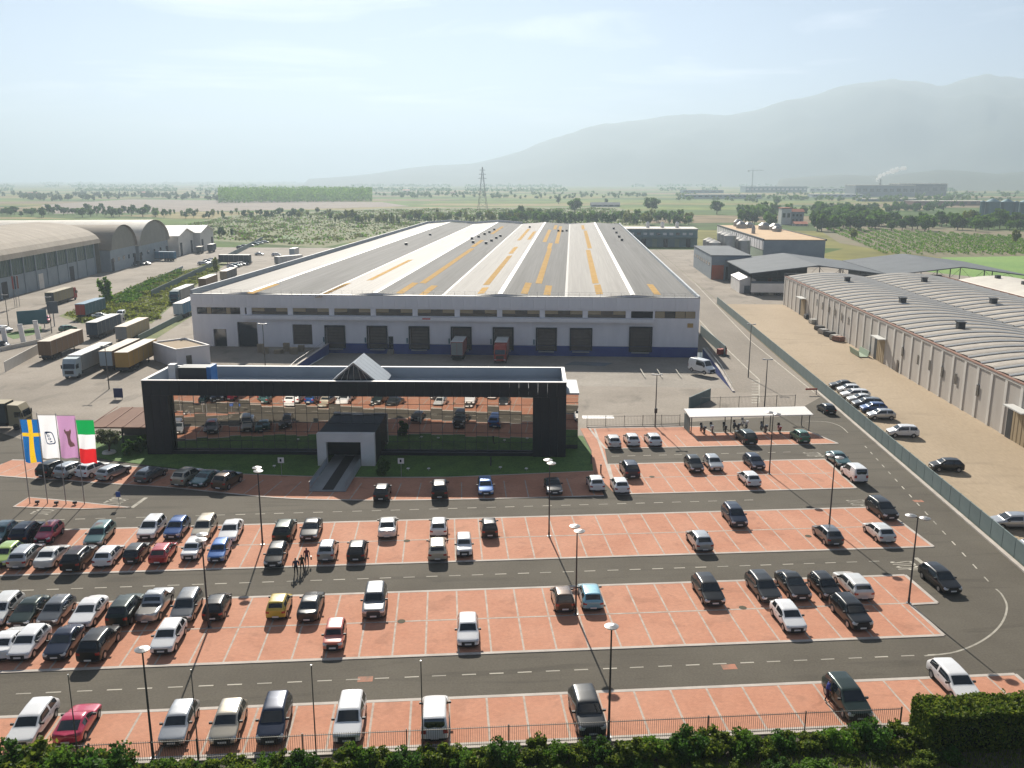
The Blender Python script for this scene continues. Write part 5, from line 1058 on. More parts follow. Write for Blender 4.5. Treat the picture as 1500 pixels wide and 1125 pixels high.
# ---- fences
def bar_fence(lab, a, b, h, gap, post_gap, wall=.0, name='metal_fence'):
    L_ = (b-a).length; t = thing(name, lab, 'fence', (a.x,a.y,.0), math.atan2(b.y-a.y,b.x-a.x))
    if wall: MB().box(0,L_,-.12,.12,-.05,wall).build('base_wall', M['kerb'], t)
    for z in (wall+.15, h-.12): MB().box(0,L_,-.02,.02,z-.02,z+.02).build('rail', M['fence_metal'], t)
    n = max(1, round(L_/post_gap)); pm_ = MB().box(-.035,.035,-.036,.036,0,h+.03).mesh('post', M['fence_metal'])
    for i in range(n+1): link('post', pm_, t, None, (L_*i/n,0,0))
    m = MB(); x = gap
    while x < L_: m.box(x-.009,x+.009,-.009,.009,wall+.05,h); x += gap
    o = m.build('bars', M['fence_metal'], t); o['kind'] = 'stuff'
bar_fence('long steel bar fence between the near brick row and the bushes', LOT.xy(-42,50.25), LOT.xy(29.6,50.25), 1.55, .14, 6.4, .1)
bar_fence('thin wire fence between the three white hatchbacks and the loading yard', LOT.xy(20.4,124.6), LOT.xy(34.2,124.4), 1.7, .22, 3.0, .1)
bar_fence('thin wire fence behind the motorcycle shelter', LOT.xy(40.0,133.5), LOT.xy(55.5,134.0), 2.0, .22, 3.0)
t = thing('red_barrier', 'red barrier bar at the end of the wire fence', 'barrier', tuple(G(1188,578)), LOT.a); MB().box(-1,1,-.05,.05,.8,1.1).build('bar', LC['red'], t); MB().cyl(.9,0,0,.85,.08,n=6).build('post', M['steel'], t)
fw_ = thing('panel_fence', 'long teal-grey concrete panel fence dividing the road from the tan yard', 'fence', WH.xy(42.98,60,0), WH.a)
pm_ = MB().box(-.06,.06,.06,2.44,0,2.0).mesh('fence_panel', M['concrete_wall']); po_ = MB().box(-.075,.075,-.058,.058,0,2.03).mesh('fence_post', M['concrete_wall'])
for i in range(81):
    link('fence_post', po_, fw_, None, (0,i*2.5,0)); link('fence_panel', pm_, fw_, None, (0,i*2.5,0))
def panel_wall(lab, pts, h, m, step=3.):
    a = Vector((*gp(*pts[0]),0)); t = thing('panel_wall', lab, 'wall', tuple(a), 0)
    for p, q in zip(pts[:-1], pts[1:]):
        P0, Q0 = Vector((*gp(*p),0)), Vector((*gp(*q),0)); d = Q0-P0; n = max(1, round(d.length/step)); an = math.atan2(d.y,d.x); me = MB().box(.02,d.length/n-.02,-.08,.08,0,h).mesh('wall_panel', m)
        for i in range(n): link('wall_panel', me, t, None, tuple(P0+d*i/n-a), an)
panel_wall('pale panel fence at the yard gate before the brown trailer', [(8,545),(57,518)], 2.0, M['beige_rib'], 2.2); panel_wall('low grey wall along the grass strip', [(203,500),(278,461)], 1.4, M['concrete_wall'])
panel_wall('grey boundary wall climbing behind the scrub to the far yard', [(222,436),(300,397),(385,352)], 2.2, M['concrete_wall']); panel_wall('low grey slab wall beside the hangar yard', [(180,432),(268,393)], 1.0, M['hangar_wall'])
panel_wall('dark green-grey wall beside the service road ramp', [(1026,490),(1062,522)], 2.2, M['concrete_wall'])
panel_wall('low white roadside wall behind the gateposts', [(0,515),(70,500)], .9, M['beige_rib'])
# ---- motorcycle shelter
sh = thing('motorcycle_shelter', 'long flat white-roofed motorcycle shelter on dark posts', 'shelter', LOT.xy(46,117.5,.05), LOT.a)
sa, sb = LOT.g(1012,612,2.6), LOT.g(1189,605,2.6); SW0, SW1 = sa[0]-46, sb[0]-46; sy0 = (sa[1]+sb[1])/2-117.5
MB().add([(SW0,sy0,2.5),(SW1,sy0,2.5),(SW1,sy0+3.2,2.9),(SW0,sy0+3.2,2.9),(SW0,sy0,2.38),(SW1,sy0,2.38),(SW1,sy0+3.2,2.78),(SW0,sy0+3.2,2.78)], [(0,1,2,3),(7,6,5,4),(0,4,5,1),(1,5,6,2),(2,6,7,3),(3,7,4,0)]).build('roof', M['ridge'], sh)
for i in range(4):
    x = SW0+.4+(SW1-SW0-.8)*i/3
    for y, z in ((sy0+.3,2.4),(sy0+3.0,2.75)): MB().cyl(x,y,0,z,.07,n=8).build('post', M['dark_steel'], sh)
    MB().box(x-.05,x+.05,sy0+.1,sy0+3.1,2.3,2.37).build('beam', M['dark_steel'], sh)
p = LOT.uv(G(1026,600)); MB().box(-.05,.05,-1.4,1.4,0,2.3).build('side_screen', M['concrete_wall'], sh, None, (SW0+.15,sy0+1.7,0))
panel_wall('slanting teal screen wall beside the motorcycle shelter', [(1009,600),(1040,586)], 2.0, M['concrete_wall'])
def moto(lab, g, rz, col):
    t = thing('motorcycle', lab, 'motorcycle', (g.x,g.y,.055), rz, 'motorcycles under the shelter'); wm_ = MB().extrude_x([(.29*math.cos(a*math.pi/6),.29*math.sin(a*math.pi/6)) for a in range(12)], -.06,.06).mesh('wheel', M['rubber'])
    for y in (-.62,.62): wo = link('wheel', wm_, t, None, (0,y,.29)); MB().extrude_x([(.15*math.cos(a*math.pi/5),.15*math.sin(a*math.pi/5)) for a in range(10)], -.065,.065).build('rim', RIM, wo)
    MB().extrude_x([(-.5,.35),(-.62,.85),(-.45,.95),(-.3,.55),(.1,.45),(.7,.5),(.75,.75),(.15,.72),(.0,.42),(-.3,.32)], -.16,.16).build('body', PAINT[col], t)
    MB().extrude_x([(.05,.73),(.75,.77),(.8,.87),(.4,.83),(.05,.8)], -.14,.14).build('seat', M['rubber'], t)
    MB().tube((-.34,-.5,1.02),(.34,-.5,1.02),.025,5).tube((0,-.62,.3),(0,-.5,1.02),.04,5).build('handlebar', M['dark_steel'], t); MB().box(-.18,.18,-.66,-.62,.92,1.3).build('windscreen', M['winglass'] if col != 'white' else M['parapet'], t)
    MB().box(-.17,.17,.7,1.0,.86,1.15).build('top_box', PAINT[col], t); MB().box(-.08,.08,-.72,-.66,.75,.88).build('headlight', LIGHT, t)
for px, py, col, lab in ((1029,630,'darkgrey','dark grey scooter at the shelter end post'),(1042,629,'silver','silver scooter with pale windscreen second in the shelter'),(1061,629,'black','black scooter in the shelter near the second post'),(1078,626,'navy','navy motorcycle left of the dark green SUV'),(1090,622,'white','white scooter behind the dark green SUV'),(1118,628,'grey','grey scooter standing between the SUV and the red motorcycle'),(1141,630,'red','red motorcycle left of the small green car')):
    moto(lab, G(px,py+4), LOT.a+math.pi+R(crng.uniform(-12,12)), col)
# ---- things lying about
rs = random.Random(9)
for i in range(9):
    u, v = -60+i*.0+rs.uniform(-6,6), 178+rs.uniform(0,4); m = MB()
    for q in range(rs.choice((6,9,12))): m.box(-.6,.6,-.4,.4,q*.15,q*.15+.1)
    tag(m.build('pallet_stack', M['tan_yard'], None, None, WH.xy(u,v,.005), WH.a+rs.uniform(-.1,.1)), 'stack of wooden pallets on the shaded dock yard', 'pallets', 'pallet stacks on the dock yard')
for px, py, lab in ((420,500,'dark green skip left of the stacked pallets'),):
    g = G(px,py); t = thing('skip', lab, 'skip', (g.x,g.y,0), WH.a); MB().extrude_y([(-1.6,.2),(1.6,.2),(2.2,1.6),(2.05,1.6),(1.5,.35),(-1.5,.35),(-2.05,1.6),(-2.2,1.6)], -.9,.9).build('body', M['silo'], t); MB().box(-1.5,1.5,-.7,.7,0,.2).build('base', M['dark_steel'], t)
for i, (px, py, c) in enumerate(((1187,467,'dark_steel'),(1195,474,'tank'),(1204,484,'dark_steel'),(1210,489,'steel'),(1219,493,'dark_steel'),(1228,498,'tank'),(1232,500,'rust'))):
    g = WH.xy(*[WH.g(px,py)[k] + (-.6 if k == 0 else 0) for k in (0,1)]); t = thing('scrap_bin', ('dark crate','grey crate','dark low bin','steel frame crate','dark bin','grey steel crate','rusty crate')[i]+' left along the beige ribbed wall', 'crate', (g.x,g.y,.01), WH.a+.1*i); MB().box(-.9,.9,-1.1,1.1,.15,.95).box(-.8,.8,-1,1,.951,1.15).build('box', M[c], t)
    for x in (-.7,.7): MB().box(x-.08,x+.08,-1.05,1.05,0,.149).build('skid', M['dark_steel'], t)
g = WH.xy(WH.g(1261,520)[0]-.4, WH.g(1261,520)[1]); t = thing('green_skip', 'long green metal skip by the beige wall gate', 'skip', (g.x,g.y,.01), WH.a); MB().extrude_y([(-.9,.1),(.9,.1),(1.15,1.3),(1.05,1.3),(.8,.2),(-.8,.2),(-1.05,1.3),(-1.15,1.3)], -3,3).build('body', M['green_wall'], t)
g = G(1057,520); t = thing('pallet_truck', 'small red powered pallet truck on the service road edge', 'pallet truck', (g.x,g.y,.01), R(20)); MB().box(-.9,.9,-.5,.5,.2,1.3).build('body', LC['red'], t); MB().box(-.6,-.3,-2,-.5,.1,.25).box(.3,.6,-2,-.5,.1,.25).build('forks', M['dark_steel'], t); MB().tube((0,.5,1.2),(0,.9,1.7),.05,6).build('handle', M['dark_steel'], t); MB().extrude_x([(.25*math.cos(a),.2+.2*math.sin(a)) for a in (0,.8,1.6,2.4,3.2,4,4.8,5.6)], -.8,.8).build('wheel', M['rubber'], t)
MB().poly([(-4,0),(4,-1),(6,3),(-2,4.5)], .0).build('puddle', mat('wet concrete',(.16,.18,.18),.25,(.22,.24,.24),.5), apron, None, (3,176,-.98)).rotation_euler = (R(-2.4),0,0)
# ---- people
SKIN, HAIR = mat('skin', (.42,.24,.17), .6), mat('dark hair', (.03,.02,.015), .7)
def person(lab, g, rz, shirt, trousers, stride=.22, lean=0., bag=None):
    J = {}; E = []
    def j(n, p, r): J[n] = (Vector(p), r)
    j('pel',(0,0,.95),.15); j('chest',(0,-lean*.4,1.28),.16); j('neck',(0,-lean*.6,1.48),.06); j('head',(0,-lean*.7-.02,1.62),.10); j('top',(0,-lean*.7-.01,1.73),.085)
    E += [('pel','chest'),('chest','neck'),('neck','head'),('head','top')]
    for s, n in ((1,'l'),(-1,'r')):
        st = stride*s
        j(n+'hip',(.1*s,0,.90),.10); j(n+'kn',(.11*s,-st*.5-.03,.50),.068); j(n+'an',(.11*s,-st*.9+.05,.09),.045); j(n+'to',(.12*s,-st*.9-.12,.04),.04)
        j(n+'sh',(.20*s,-lean*.5,1.42),.065); j(n+'el',(.26*s,st*.3-lean*.4,1.14),.048); j(n+'wr',(.27*s,-.1+st*.5-lean*.5,.90),.032); j(n+'pa',(.27*s,-.13+st*.5-lean*.5,.83),.034)
        E += [('pel',n+'hip'),(n+'hip',n+'kn'),(n+'kn',n+'an'),(n+'an',n+'to'),('chest',n+'sh'),(n+'sh',n+'el'),(n+'el',n+'wr'),(n+'wr',n+'pa')]
        for f in range(4): j(n+'f%d'%f,(.27*s+(f-1.5)*.006*s,-.17+f*.022+st*.5-lean*.5,.75+.008*abs(f-1.5)),.009); E.append((n+'pa',n+'f%d'%f))
        j(n+'th',(.235*s,-.17+st*.5-lean*.5,.82),.010); E.append((n+'pa',n+'th'))
    ks = list(J); me = bpy.data.meshes.new('body'); me.from_pydata([J[k][0] for k in ks], [(ks.index(a),ks.index(b)) for a,b in E], [])
    ob = bpy.data.objects.new('tmp', me); COL.objects.link(ob); sk = ob.modifiers.new('k','SKIN'); ss = ob.modifiers.new('s','SUBSURF'); ss.levels = 1
    for i, k in enumerate(ks): me.skin_vertices[0].data[i].radius = (J[k][1],)*2
    me.skin_vertices[0].data[0].use_root = True
    ev = ob.evaluated_get(bpy.context.evaluated_depsgraph_get()); bm_ = bpy.data.meshes.new_from_object(ev); bpy.data.objects.remove(ob)
    bm_.materials.clear()
    for m_ in (shirt, trousers, SKIN, HAIR, M['rubber']): bm_.materials.append(m_)
    for pl in bm_.polygons:
        c = pl.center; pl.use_smooth = True
        pl.material_index = 3 if c.z > 1.70 or (c.z > 1.58 and c.y > -lean*.7+.02) else (2 if c.z > 1.49 or (abs(c.x) > .19 and c.z < .98) else (0 if c.z > .98 else (4 if c.z < .08 else 1)))
    t = thing('person', lab, 'person', (g.x,g.y,g.z), rz); link('body', bm_, t)
    if bag: MB().box(.33,.45,-.25,.1,.55,.85).build('bag', bag, t)
cl = lambda n, c: mat('cloth '+n, c, .85)
def gz(px, py, z): p = G(px, py); p.z = z; return p
person('person in navy jacket walking across the aisle', gz(434,843,.014), R(200), cl('navy',(.02,.03,.07)), cl('black',(.015,.015,.018)), .3)
person('person in dark clothes walking beside one in a maroon top', gz(443,838,.014), R(20), cl('olive',(.05,.05,.03)), cl('dark',(.02,.02,.025)), .3)
person('person in maroon top and dark trousers walking between parked cars', gz(450,828,.06), R(15), cl('maroon',(.14,.015,.03)), cl('slate',(.05,.06,.09)), .25, 0, M['dark_steel'])
person('person in blue shirt standing at the dark green minivan', gz(1211,1028,.06), R(70), cl('royal blue',(.03,.05,.28)), cl('plum',(.04,.02,.04)), .1, .15)
person('worker in black standing by the red pallet truck', gz(1063,520,.01), R(30), cl('black2',(.015,.015,.02)), cl('black3',(.02,.02,.025)), .12)
# ================================================================== VEGETATION
NR = np.random.default_rng(21)
def quads(cen, size, up=.0, asp=1.):
    """leaf-sized quads at the given centres, random tilt"""
    n = len(cen); a = NR.normal(size=(n,3)); a[:,2] *= (1-up*.5); a /= np.linalg.norm(a,axis=1)[:,None]; b = NR.normal(size=(n,3)); b -= a*(a*b).sum(1)[:,None]; b /= np.linalg.norm(b,axis=1)[:,None]
    s = (size*(.6+.8*NR.random(n)))[:,None] if np.isscalar(size) else size[:,None]
    a, b = a*s*.5, b*s*.5*asp
    v = np.empty((n,4,3)); v[:,0] = cen-a-b; v[:,1] = cen+a-b*.6; v[:,2] = cen+a*1.1+b; v[:,3] = cen-a*.7+b*1.1
    return v.reshape(-1,3)
def crown_pts(n, rx, ry, rz_, zc, clumps=22, tight=.30, low=-.6):
    c = NR.normal(size=(clumps,3)); c /= np.linalg.norm(c,axis=1)[:,None]; c *= (.45+.5*NR.random(clumps))[:,None]; c[:,2] = np.maximum(c[:,2], low)
    k = NR.integers(0,clumps,n); d = NR.normal(size=(n,3)); d /= np.linalg.norm(d,axis=1)[:,None]; d *= (NR.random(n)**.45)[:,None]*tight*(.7+.6*NR.random(clumps))[k][:,None]
    p = c[k]+d; return p*np.array([rx,ry,rz_])+np.array([0,0,zc])
def trunk_mesh(h, r, crown_r, zc):
    m = MB(); m.tube((0,0,-.1),(r*.6,0,h*.35),r,7,r*.75).tube((r*.6,0,h*.35),(0,r*.5,h*.8),r*.75,6,r*.25)
    for i in range(5):
        a = i*1.3; m.tube((r*.4,0,h*(.3+.07*i)),(math.cos(a)*crown_r*.6,math.sin(a)*crown_r*.6,zc+(i%3-.6)*crown_r*.25),r*.4,5,r*.12)
    return m.mesh('trunk', M['bark'])
def tree_proto(h, rx, rz_, n, leaf, m, clumps=22, tight=.32, trunk=.12):
    zc = h-rz_; me = np_mesh('crown', quads(crown_pts(n, rx, rx, rz_, zc, clumps, tight), leaf), 4, M[m]); return me, trunk_mesh(h, trunk, rx, zc)
TP = [tree_proto(10,4.2,4.3,900,.75,'leaf',20,.34,.3), tree_proto(10,3.6,4.4,900,.7,'leaf_dark',20,.36,.3), tree_proto(10,3.2,4.3,800,.65,'leaf_yellow',18,.36,.25), tree_proto(10,4.6,4.0,1000,.8,'leaf_dark',24,.34,.35),
      tree_proto(10,1.6,4.8,600,.6,'leaf_yellow',20,.34,.2), tree_proto(10,5.2,4.4,1100,.8,'leaf',26,.30,.35), tree_proto(10,2.0,4.6,650,.6,'leaf',18,.36,.2)]
def put_tree(k, p, h, lab, grp, name='tree', wide=1.):
    cr, tr = TP[k]; s = h/10.; t = thing(name, lab, 'tree', (p[0],p[1],-.05), NR.random()*6.28, grp); t.scale = (s*wide*(.85+.3*NR.random()), s*wide*(.85+.3*NR.random()), s)
    link('crown', cr, t); link('trunk', tr, t); return t
ADJ = ['broad green','rounded dark','loose yellow-green','wide dark','slim yellow-green','spreading green','slim green']
def belt(x0, x1, ya, yb, n, h0, h1, kinds, lab, grp, wide=1.):
    for i in range(n):
        px = x0+(x1-x0)*(i+NR.random()*.9)/n; py = (ya if np.isscalar(ya) else ya[0]+(ya[1]-ya[0])*(px-x0)/(x1-x0))+NR.random()*(yb if np.isscalar(yb) else 3)
        if 1132 < px < 1192 and py > 317: continue
        kd = kinds[int(NR.integers(0,len(kinds)))]; put_tree(kd, G(px,py), h0+(h1-h0)*NR.random(), ADJ[kd]+' '+lab, grp, wide=wide)
belt(480,760,320,9,62,6,10.5,[0,2,2,6,4],'tree in the belt directly behind the warehouse','belt behind the warehouse')
belt(735,1015,319,12,86,6.5,11,[0,6,2,1],'tree in the dense belt beyond the warehouse right end','belt right behind the warehouse')
belt(235,500,312,9,40,4,8.5,[0,1,2,6],'tree in the rough grassland beyond the far dirt lot','trees in the rough grassland')
belt(0,235,311,8,34,6,11,[1,0,3],'tree in the row beyond the vaulted halls','trees beyond the halls')
belt(1085,1290,314,20,56,9,15,[0,1,3,5,0],'tree in the copse around the white tower house','copse by the tower house')
belt(1180,1510,329,10,60,8,13,[1,3,0,5,0],'tree in the long row above the orchard','row above the orchard')
def mass(x0, x1, ya, yb, n, h0, h1, m, lab):
    cs = []
    for i in range(n):
        if i % 9 == 0: cxm, cym = x0+(x1-x0)*NR.random(), ya+yb*NR.random()
        px = cxm+NR.normal()*22; g_ = G(px, cym+NR.normal()*.35+.012*(px-cxm)); h = h0+(h1-h0)*NR.random(); c = crown_pts(110, h*.42, h*.42, h*.42, h*.56, 9, .42); cs.append(c+np.array([g_.x,g_.y,0]))
    o = link('distant_trees', np_mesh('distant_trees', quads(np.concatenate(cs), (h0+h1)*.09), 4, M[m]), None); o['kind'] = 'stuff'; tag(o, lab, 'trees')
mass(1230,1500,305,9,90,6,10,'leaf_dark','hedge line of trees before the distant silos')
mass(560,1000,284,8,150,5,11,'leaf_dark','scattered trees far out in the open fields'); mass(0,330,284,10,200,5,12,'leaf_dark','scattered trees on the left plain'); mass(1000,1500,284,12,240,5,11,'leaf','scattered trees before the low industrial sheds')
for px, py, h, k, lab in ((842,313,17,3,'big round dark oak in the open beyond the warehouse'),(818,299,11,1,'dark round tree left of the big oak'),(955,311,17,3,'big dark oak at the edge of the light green field'),(762,319,12,1,'dark tree standing out above the warehouse roof edge'),(1050,314,15,3,'wide dark oak behind the process tanks'),
    (888,300,9,1,'dark tree beside the grey farm shed'),(1138,300,13,5,'tall leafy tree behind the white tower house'),(1417,333,14,2,'tall yellowish tree standing above the orchard row'),(1487,358,9,2,'bright yellow-green tree in the orchard corner'),(1460,330,13,5,'wide green tree before the silos'),(1250,351,7,2,'light green round tree at the orchard edge'),
    (157,446,9,6,'slim young tree at the corner of the scrub'),(317,402,7,4,'young yellow-green tree among the parked lorries'),(325,348,7,1,'dark bushy tree in the grassland beyond the trailers'),(340,346,6,6,'slim tree beside the dark bushy one')):
    put_tree(k, G(px,py), h, lab, None)
# olive tree and shrubs by the office
oc = np_mesh('crown', quads(crown_pts(2600,1.75,1.6,1.15,2.25,26,.32,-.5),.16), 4, M['leaf_olive'])
g = G(160,664); t = thing('olive_tree', 'small round olive tree in the lawn beside the flags', 'tree', (g.x,g.y,.07)); link('crown', oc, t); link('trunk', trunk_mesh(2.2,.16,1.5,2.2), t)
MB().cyl(0,0,0,.25,.9,.8,14).build('planter_ring', M['beige_rib'], t)
sc_ = np_mesh('foliage', quads(crown_pts(1500,.9,.9,1.1,1.0,18,.34,-.9),.16), 4, M['leaf_dark'])
for px, py, lab in ((207,664,'dark round shrub at the office corner'),(190,668,'low dark shrub beside the olive tree'),(562,697,'dark shrub right of the entrance portal')):
    g = G(px,py); t = thing('shrub', lab, 'shrub', (g.x,g.y,.05)); link('foliage', sc_, t); MB().tube((0,0,0),(0,0,.9),.06,5).build('stem', M['bark'], t)
# near bushes below the fence
BP = []
for k in range(5):
    pts = np.concatenate([crown_pts(2600,1.5,1.15,.85,.75,20,.36,-.8), crown_pts(500,1.5,1.2,1.15,.9,12,.22,-.2)])
    BP.append(np_mesh('foliage', quads(pts,.135), 4, M[('leaf_hedge','leaf_hedge','leaf','leaf_hedge','leaf_dark')[k]]))
u = -44.; i = 0
while u < 29.5:
    v = 48.55+NR.normal()*.25; s = (1.4 if u < -21 else .86)*(.85+.4*NR.random()); q = LOT.xy(u, v); t = thing('bush', ('bright yellow-green','bright yellow-green','mid green','bright yellow-green','dark green')[i % 5]+' leafy bush in the overgrown strip below the steel fence', 'bush', (q.x,q.y,-.25), NR.random()*6.28, 'bushes below the fence'); t.scale = (s,s*.9,s*1.0)
    link('foliage', BP[i % 5], t); MB().tube((0,0,0),(.1,0,.8),.05,5).build('stem', M['bark'], t); u += .95+.5*NR.random(); i += 1
for i in range(34):                                                   # a second, lower rank
    q = LOT.xy(-43+i*2.25+NR.normal()*.3, 46.9+NR.normal()*.3); s = .5+.3*NR.random(); t = thing('low_bush', ('low bright yellow-green','low bright yellow-green','low mid green','low bright yellow-green','low dark green')[(i*3) % 5]+' bush on the grassy edge before the fence bushes', 'bush', (q.x,q.y,-.25), NR.random()*6.28, 'low bushes on the grass edge'); t.scale = (s*1.2,s,s*.75); link('foliage', BP[(i*3) % 5], t)
    MB().tube((0,0,0),(.05,0,.6),.04,5).build('stem', M['bark'], t)
# tall clipped hedge
hx0, hx1, hy0, hy1, hz = 29.9, 52.0, 47.4, 49.7, 2.75
def shell_pts(n):
    p = NR.random((n,3))*np.array([hx1-hx0,hy1-hy0,hz])+np.array([hx0,hy0,0]); f = NR.integers(0,5,n); d = np.abs(NR.normal(size=n))*.13
    wob = .14*np.sin(p[:,0]*1.7)+.09*np.sin(p[:,0]*4.1+p[:,2]*3)
    p[f<=1,2] = (hz-d+wob)[f<=1]; p[f==2,1] = (hy0+d-wob*.8)[f==2]; p[f==3,1] = (hy1-d)[f==3]; p[f==4,0] = (hx0+d*1.5)[f==4]; return p
t = thing('clipped_hedge', 'tall dense clipped hedge in front of the white estate', 'hedge', LOT.xy(0,0,-.1), LOT.a)
sh_ = shell_pts(46000); nn_ = 5000; cx_h = NR.random(260)*(hx1-hx0)+hx0; kk_ = NR.integers(0,260,nn_); tt2 = NR.random(nn_)**1.4; shoots = np.stack([cx_h[kk_]+NR.normal(size=nn_)*.09, hy0+.1+NR.random(260)[kk_]*(hy1-hy0-.2)+NR.normal(size=nn_)*.09, hz-.05+tt2*(.12+.5*NR.random(260)**2)[kk_]], 1)
o = link('foliage', np_mesh('foliage', quads(np.concatenate([sh_,shoots]),.13), 4, M['leaf_hedge']), t); o['kind'] = 'stuff'
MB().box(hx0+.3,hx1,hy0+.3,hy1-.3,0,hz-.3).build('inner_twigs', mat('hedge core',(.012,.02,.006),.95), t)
# grass of the near verge
n = 46000; p = np.stack([NR.random(n)*104-48, 43.5+NR.random(n)*4.6, np.full(n,.02)], 1); bl = np.empty((n,3,3)); hgt = .12+.30*NR.random(n)**2; an = NR.random(n)*6.28; wv = .03
bl[:,0] = p+np.stack([np.cos(an)*wv,np.sin(an)*wv,np.zeros(n)],1); bl[:,1] = p-np.stack([np.cos(an)*wv,np.sin(an)*wv,np.zeros(n)],1); bl[:,2] = p+np.stack([NR.normal(size=n)*.09,NR.normal(size=n)*.09,hgt],1)
o = link('verge_grass', np_mesh('verge_grass', bl.reshape(-1,3), 3, M['leaf_hedge']), None, LOT); o['kind'] = 'stuff'; tag(o, 'long green grass on the verge below the bushes', 'grass')
# scrub of the left verge, grassland tufts, orchard rows
def in_poly(pts, n):
    P2 = np.array([[*G(*q)[:2]] for q in pts]); lo, hi = P2.min(0), P2.max(0); out = []
    while sum(map(len,out)) < n:
        c = NR.random((n*2,2))*(hi-lo)+lo; ins = np.zeros(len(c),bool); j = len(P2)-1
        for i in range(len(P2)):
            a, b = P2[i], P2[j]; cond = ((a[1] > c[:,1]) != (b[1] > c[:,1])) & (c[:,0] < (b[0]-a[0])*(c[:,1]-a[1])/(b[1]-a[1]+1e-9)+a[0]); ins ^= cond; j = i
        out.append(c[ins])
    return np.concatenate(out)[:n]
def growth(name, pts, n, size, zr, mats3, lab, cat, cl=60):
    c = in_poly(pts, cl); p2 = in_poly(pts, n); k = NR.integers(0,cl,n); half = NR.random(n) < .55; p2[half] = c[k[half]]+NR.normal(size=(half.sum(),2))*size*2.2
    z = NR.random(n)*zr*np.where(half,1.,.35); cen = np.concatenate([p2, z[:,None]],1); o = link(name, np_mesh(name, quads(cen,size,.3), 4, [M[m] for m in mats3]), None)
    o.data.polygons.foreach_set('material_index', NR.integers(0,len(mats3),n).astype(np.int32)); o['kind'] = 'stuff'; tag(o, lab, cat)
growth('scrub', [(92,461),(152,438),(235,406),(315,387),(322,391),(270,430),(247,450),(222,471),(168,469),(120,471)], 26000, .42, .9, ['leaf_yellow','leaf_dry','leaf_yellow','leaf_dry'], 'weeds and scrub growing between the hangar yard and the lorries', 'scrub', 70)
growth('hedge_scrub', [(168,440),(180,434),(262,398),(266,402),(200,438),(175,450)], 9000, .45, 1.4, ['leaf_dark','leaf'], 'dark scrub under the low slab wall', 'scrub', 50)
growth('grassland_scrub', [(262,334),(330,318),(560,307),(900,305),(940,330),(690,328),(600,335),(470,360),(430,358),(300,350)], 24000, 1.1, 1.1, ['leaf_dry','leaf','leaf_dry'], 'dry grass and low scrub behind the warehouse', 'scrub', 260)
rows = []; n_per = 620
for i in range(17):
    a, b = G(1205+i*17, 333+i*.9), G(1300+i*17, 373+i*.1)
    tt_ = NR.random(n_per); q = np.array(a)[None]+(np.array(b)-np.array(a))[None]*tt_[:,None]; q += NR.normal(size=(n_per,3))*np.array([.5,.5,0]); q[:,2] = .2+NR.random(n_per)*1.6; rows.append(q)
o = link('orchard_rows', np_mesh('orchard_rows', quads(np.concatenate(rows),.6), 4, [M['leaf']]), None); o['kind'] = 'stuff'; tag(o, 'rows of low orchard trees on brown earth', 'orchard')
pl_ = in_poly([(320,297.5),(545,295),(545,289),(322,290)], 26000); o = link('poplar_plantation', np_mesh('poplar_plantation', quads(np.concatenate([pl_, (NR.random(26000)**.8*23*(.80+.10*np.sin(pl_[:,0]*.09)+.10*np.sin(pl_[:,0]*.41+pl_[:,1]*.3)+.08*np.sin(pl_[:,0]*1.3)))[:,None]],1),2.0), 4, M['leaf']), None); o['kind'] = 'stuff'; tag(o, 'dense square poplar plantation on the plain', 'wood')
for lab, ya, n, hh in (('far line of trees across the plain',279,7000,11),('farther line of trees near the horizon',273,6000,14),('farthest tree line under the haze',268.5,6000,18)):
    xs = NR.random(n)*1900-200; key = np.sin(xs*.031+ya)+np.sin(xs*.013+2*ya)+.6*np.sin(xs*.11); xs = xs[key > -.3]; cen = np.array([[*G(x, ya+.6*math.sin(x*.01)+NR.random()*1.2)] for x in xs]); cen[:,2] = NR.random(len(cen))*hh*(.5+.5*np.abs(np.sin(xs*.2)))
    o = link('treeline', np_mesh('treeline', quads(cen, hh*.42), 4, M['leaf_dark']), None); o['kind'] = 'stuff'; tag(o, lab, 'trees')
# ================================================================== FAR BUILDINGS
def far_building(name, lab, cat, x0, x1, yb, yt, depth, wall, roof, nwin=0, pitched=False, win='winglass', grp=None):
    a, b = G(x0,yb), G(x1,yb); W_ = (b-a).length; dist = math.hypot(a.x, a.y); hgt = CH-(yt-HOR)/1334.*math.hypot((a.x+b.x)/2,(a.y+b.y)/2); c = (a+b)/2
    t = thing(name, lab, cat, (c.x,c.y,0), 0, grp); MB().box(-W_/2,W_/2,0,depth,0,hgt).build('wall', M[wall], t)
    if pitched: MB().extrude_x([(-.6,hgt),(depth/2,hgt+depth*.22),(depth+.6,hgt),(depth/2,hgt+.05)], -W_/2-.5, W_/2+.5).build('roof', M[roof], t)
    else: MB().box(-W_/2-.3,W_/2+.3,-.3,depth+.3,hgt+.01,hgt+max(.4,hgt*.06)).build('roof', M[roof], t)
    for i in range(nwin):
        x = -W_/2+W_*(i+.5)/nwin; MB().box(x-W_/nwin*.3,x+W_/nwin*.3,-.08,-.01,hgt*.45,hgt*.72).build('window', M[win], t)
    return t, W_, hgt
FB = far_building
t, W_, hh = FB('distant_factory', 'large grey distant factory with pale roof below the white steam', 'factory', 1252,1340,288,271,60,'hangar_wall','pale_roof',9)
ch_ = MB().cyl(-8,10,hh,hh+13,2.2,1.8,10).build('chimney', M['tank'], t)
FB('distant_factory', 'tall windowless grey block right of the steaming factory', 'factory', 1316,1386,287,269,55,'grey_sheet','pale_roof',6)
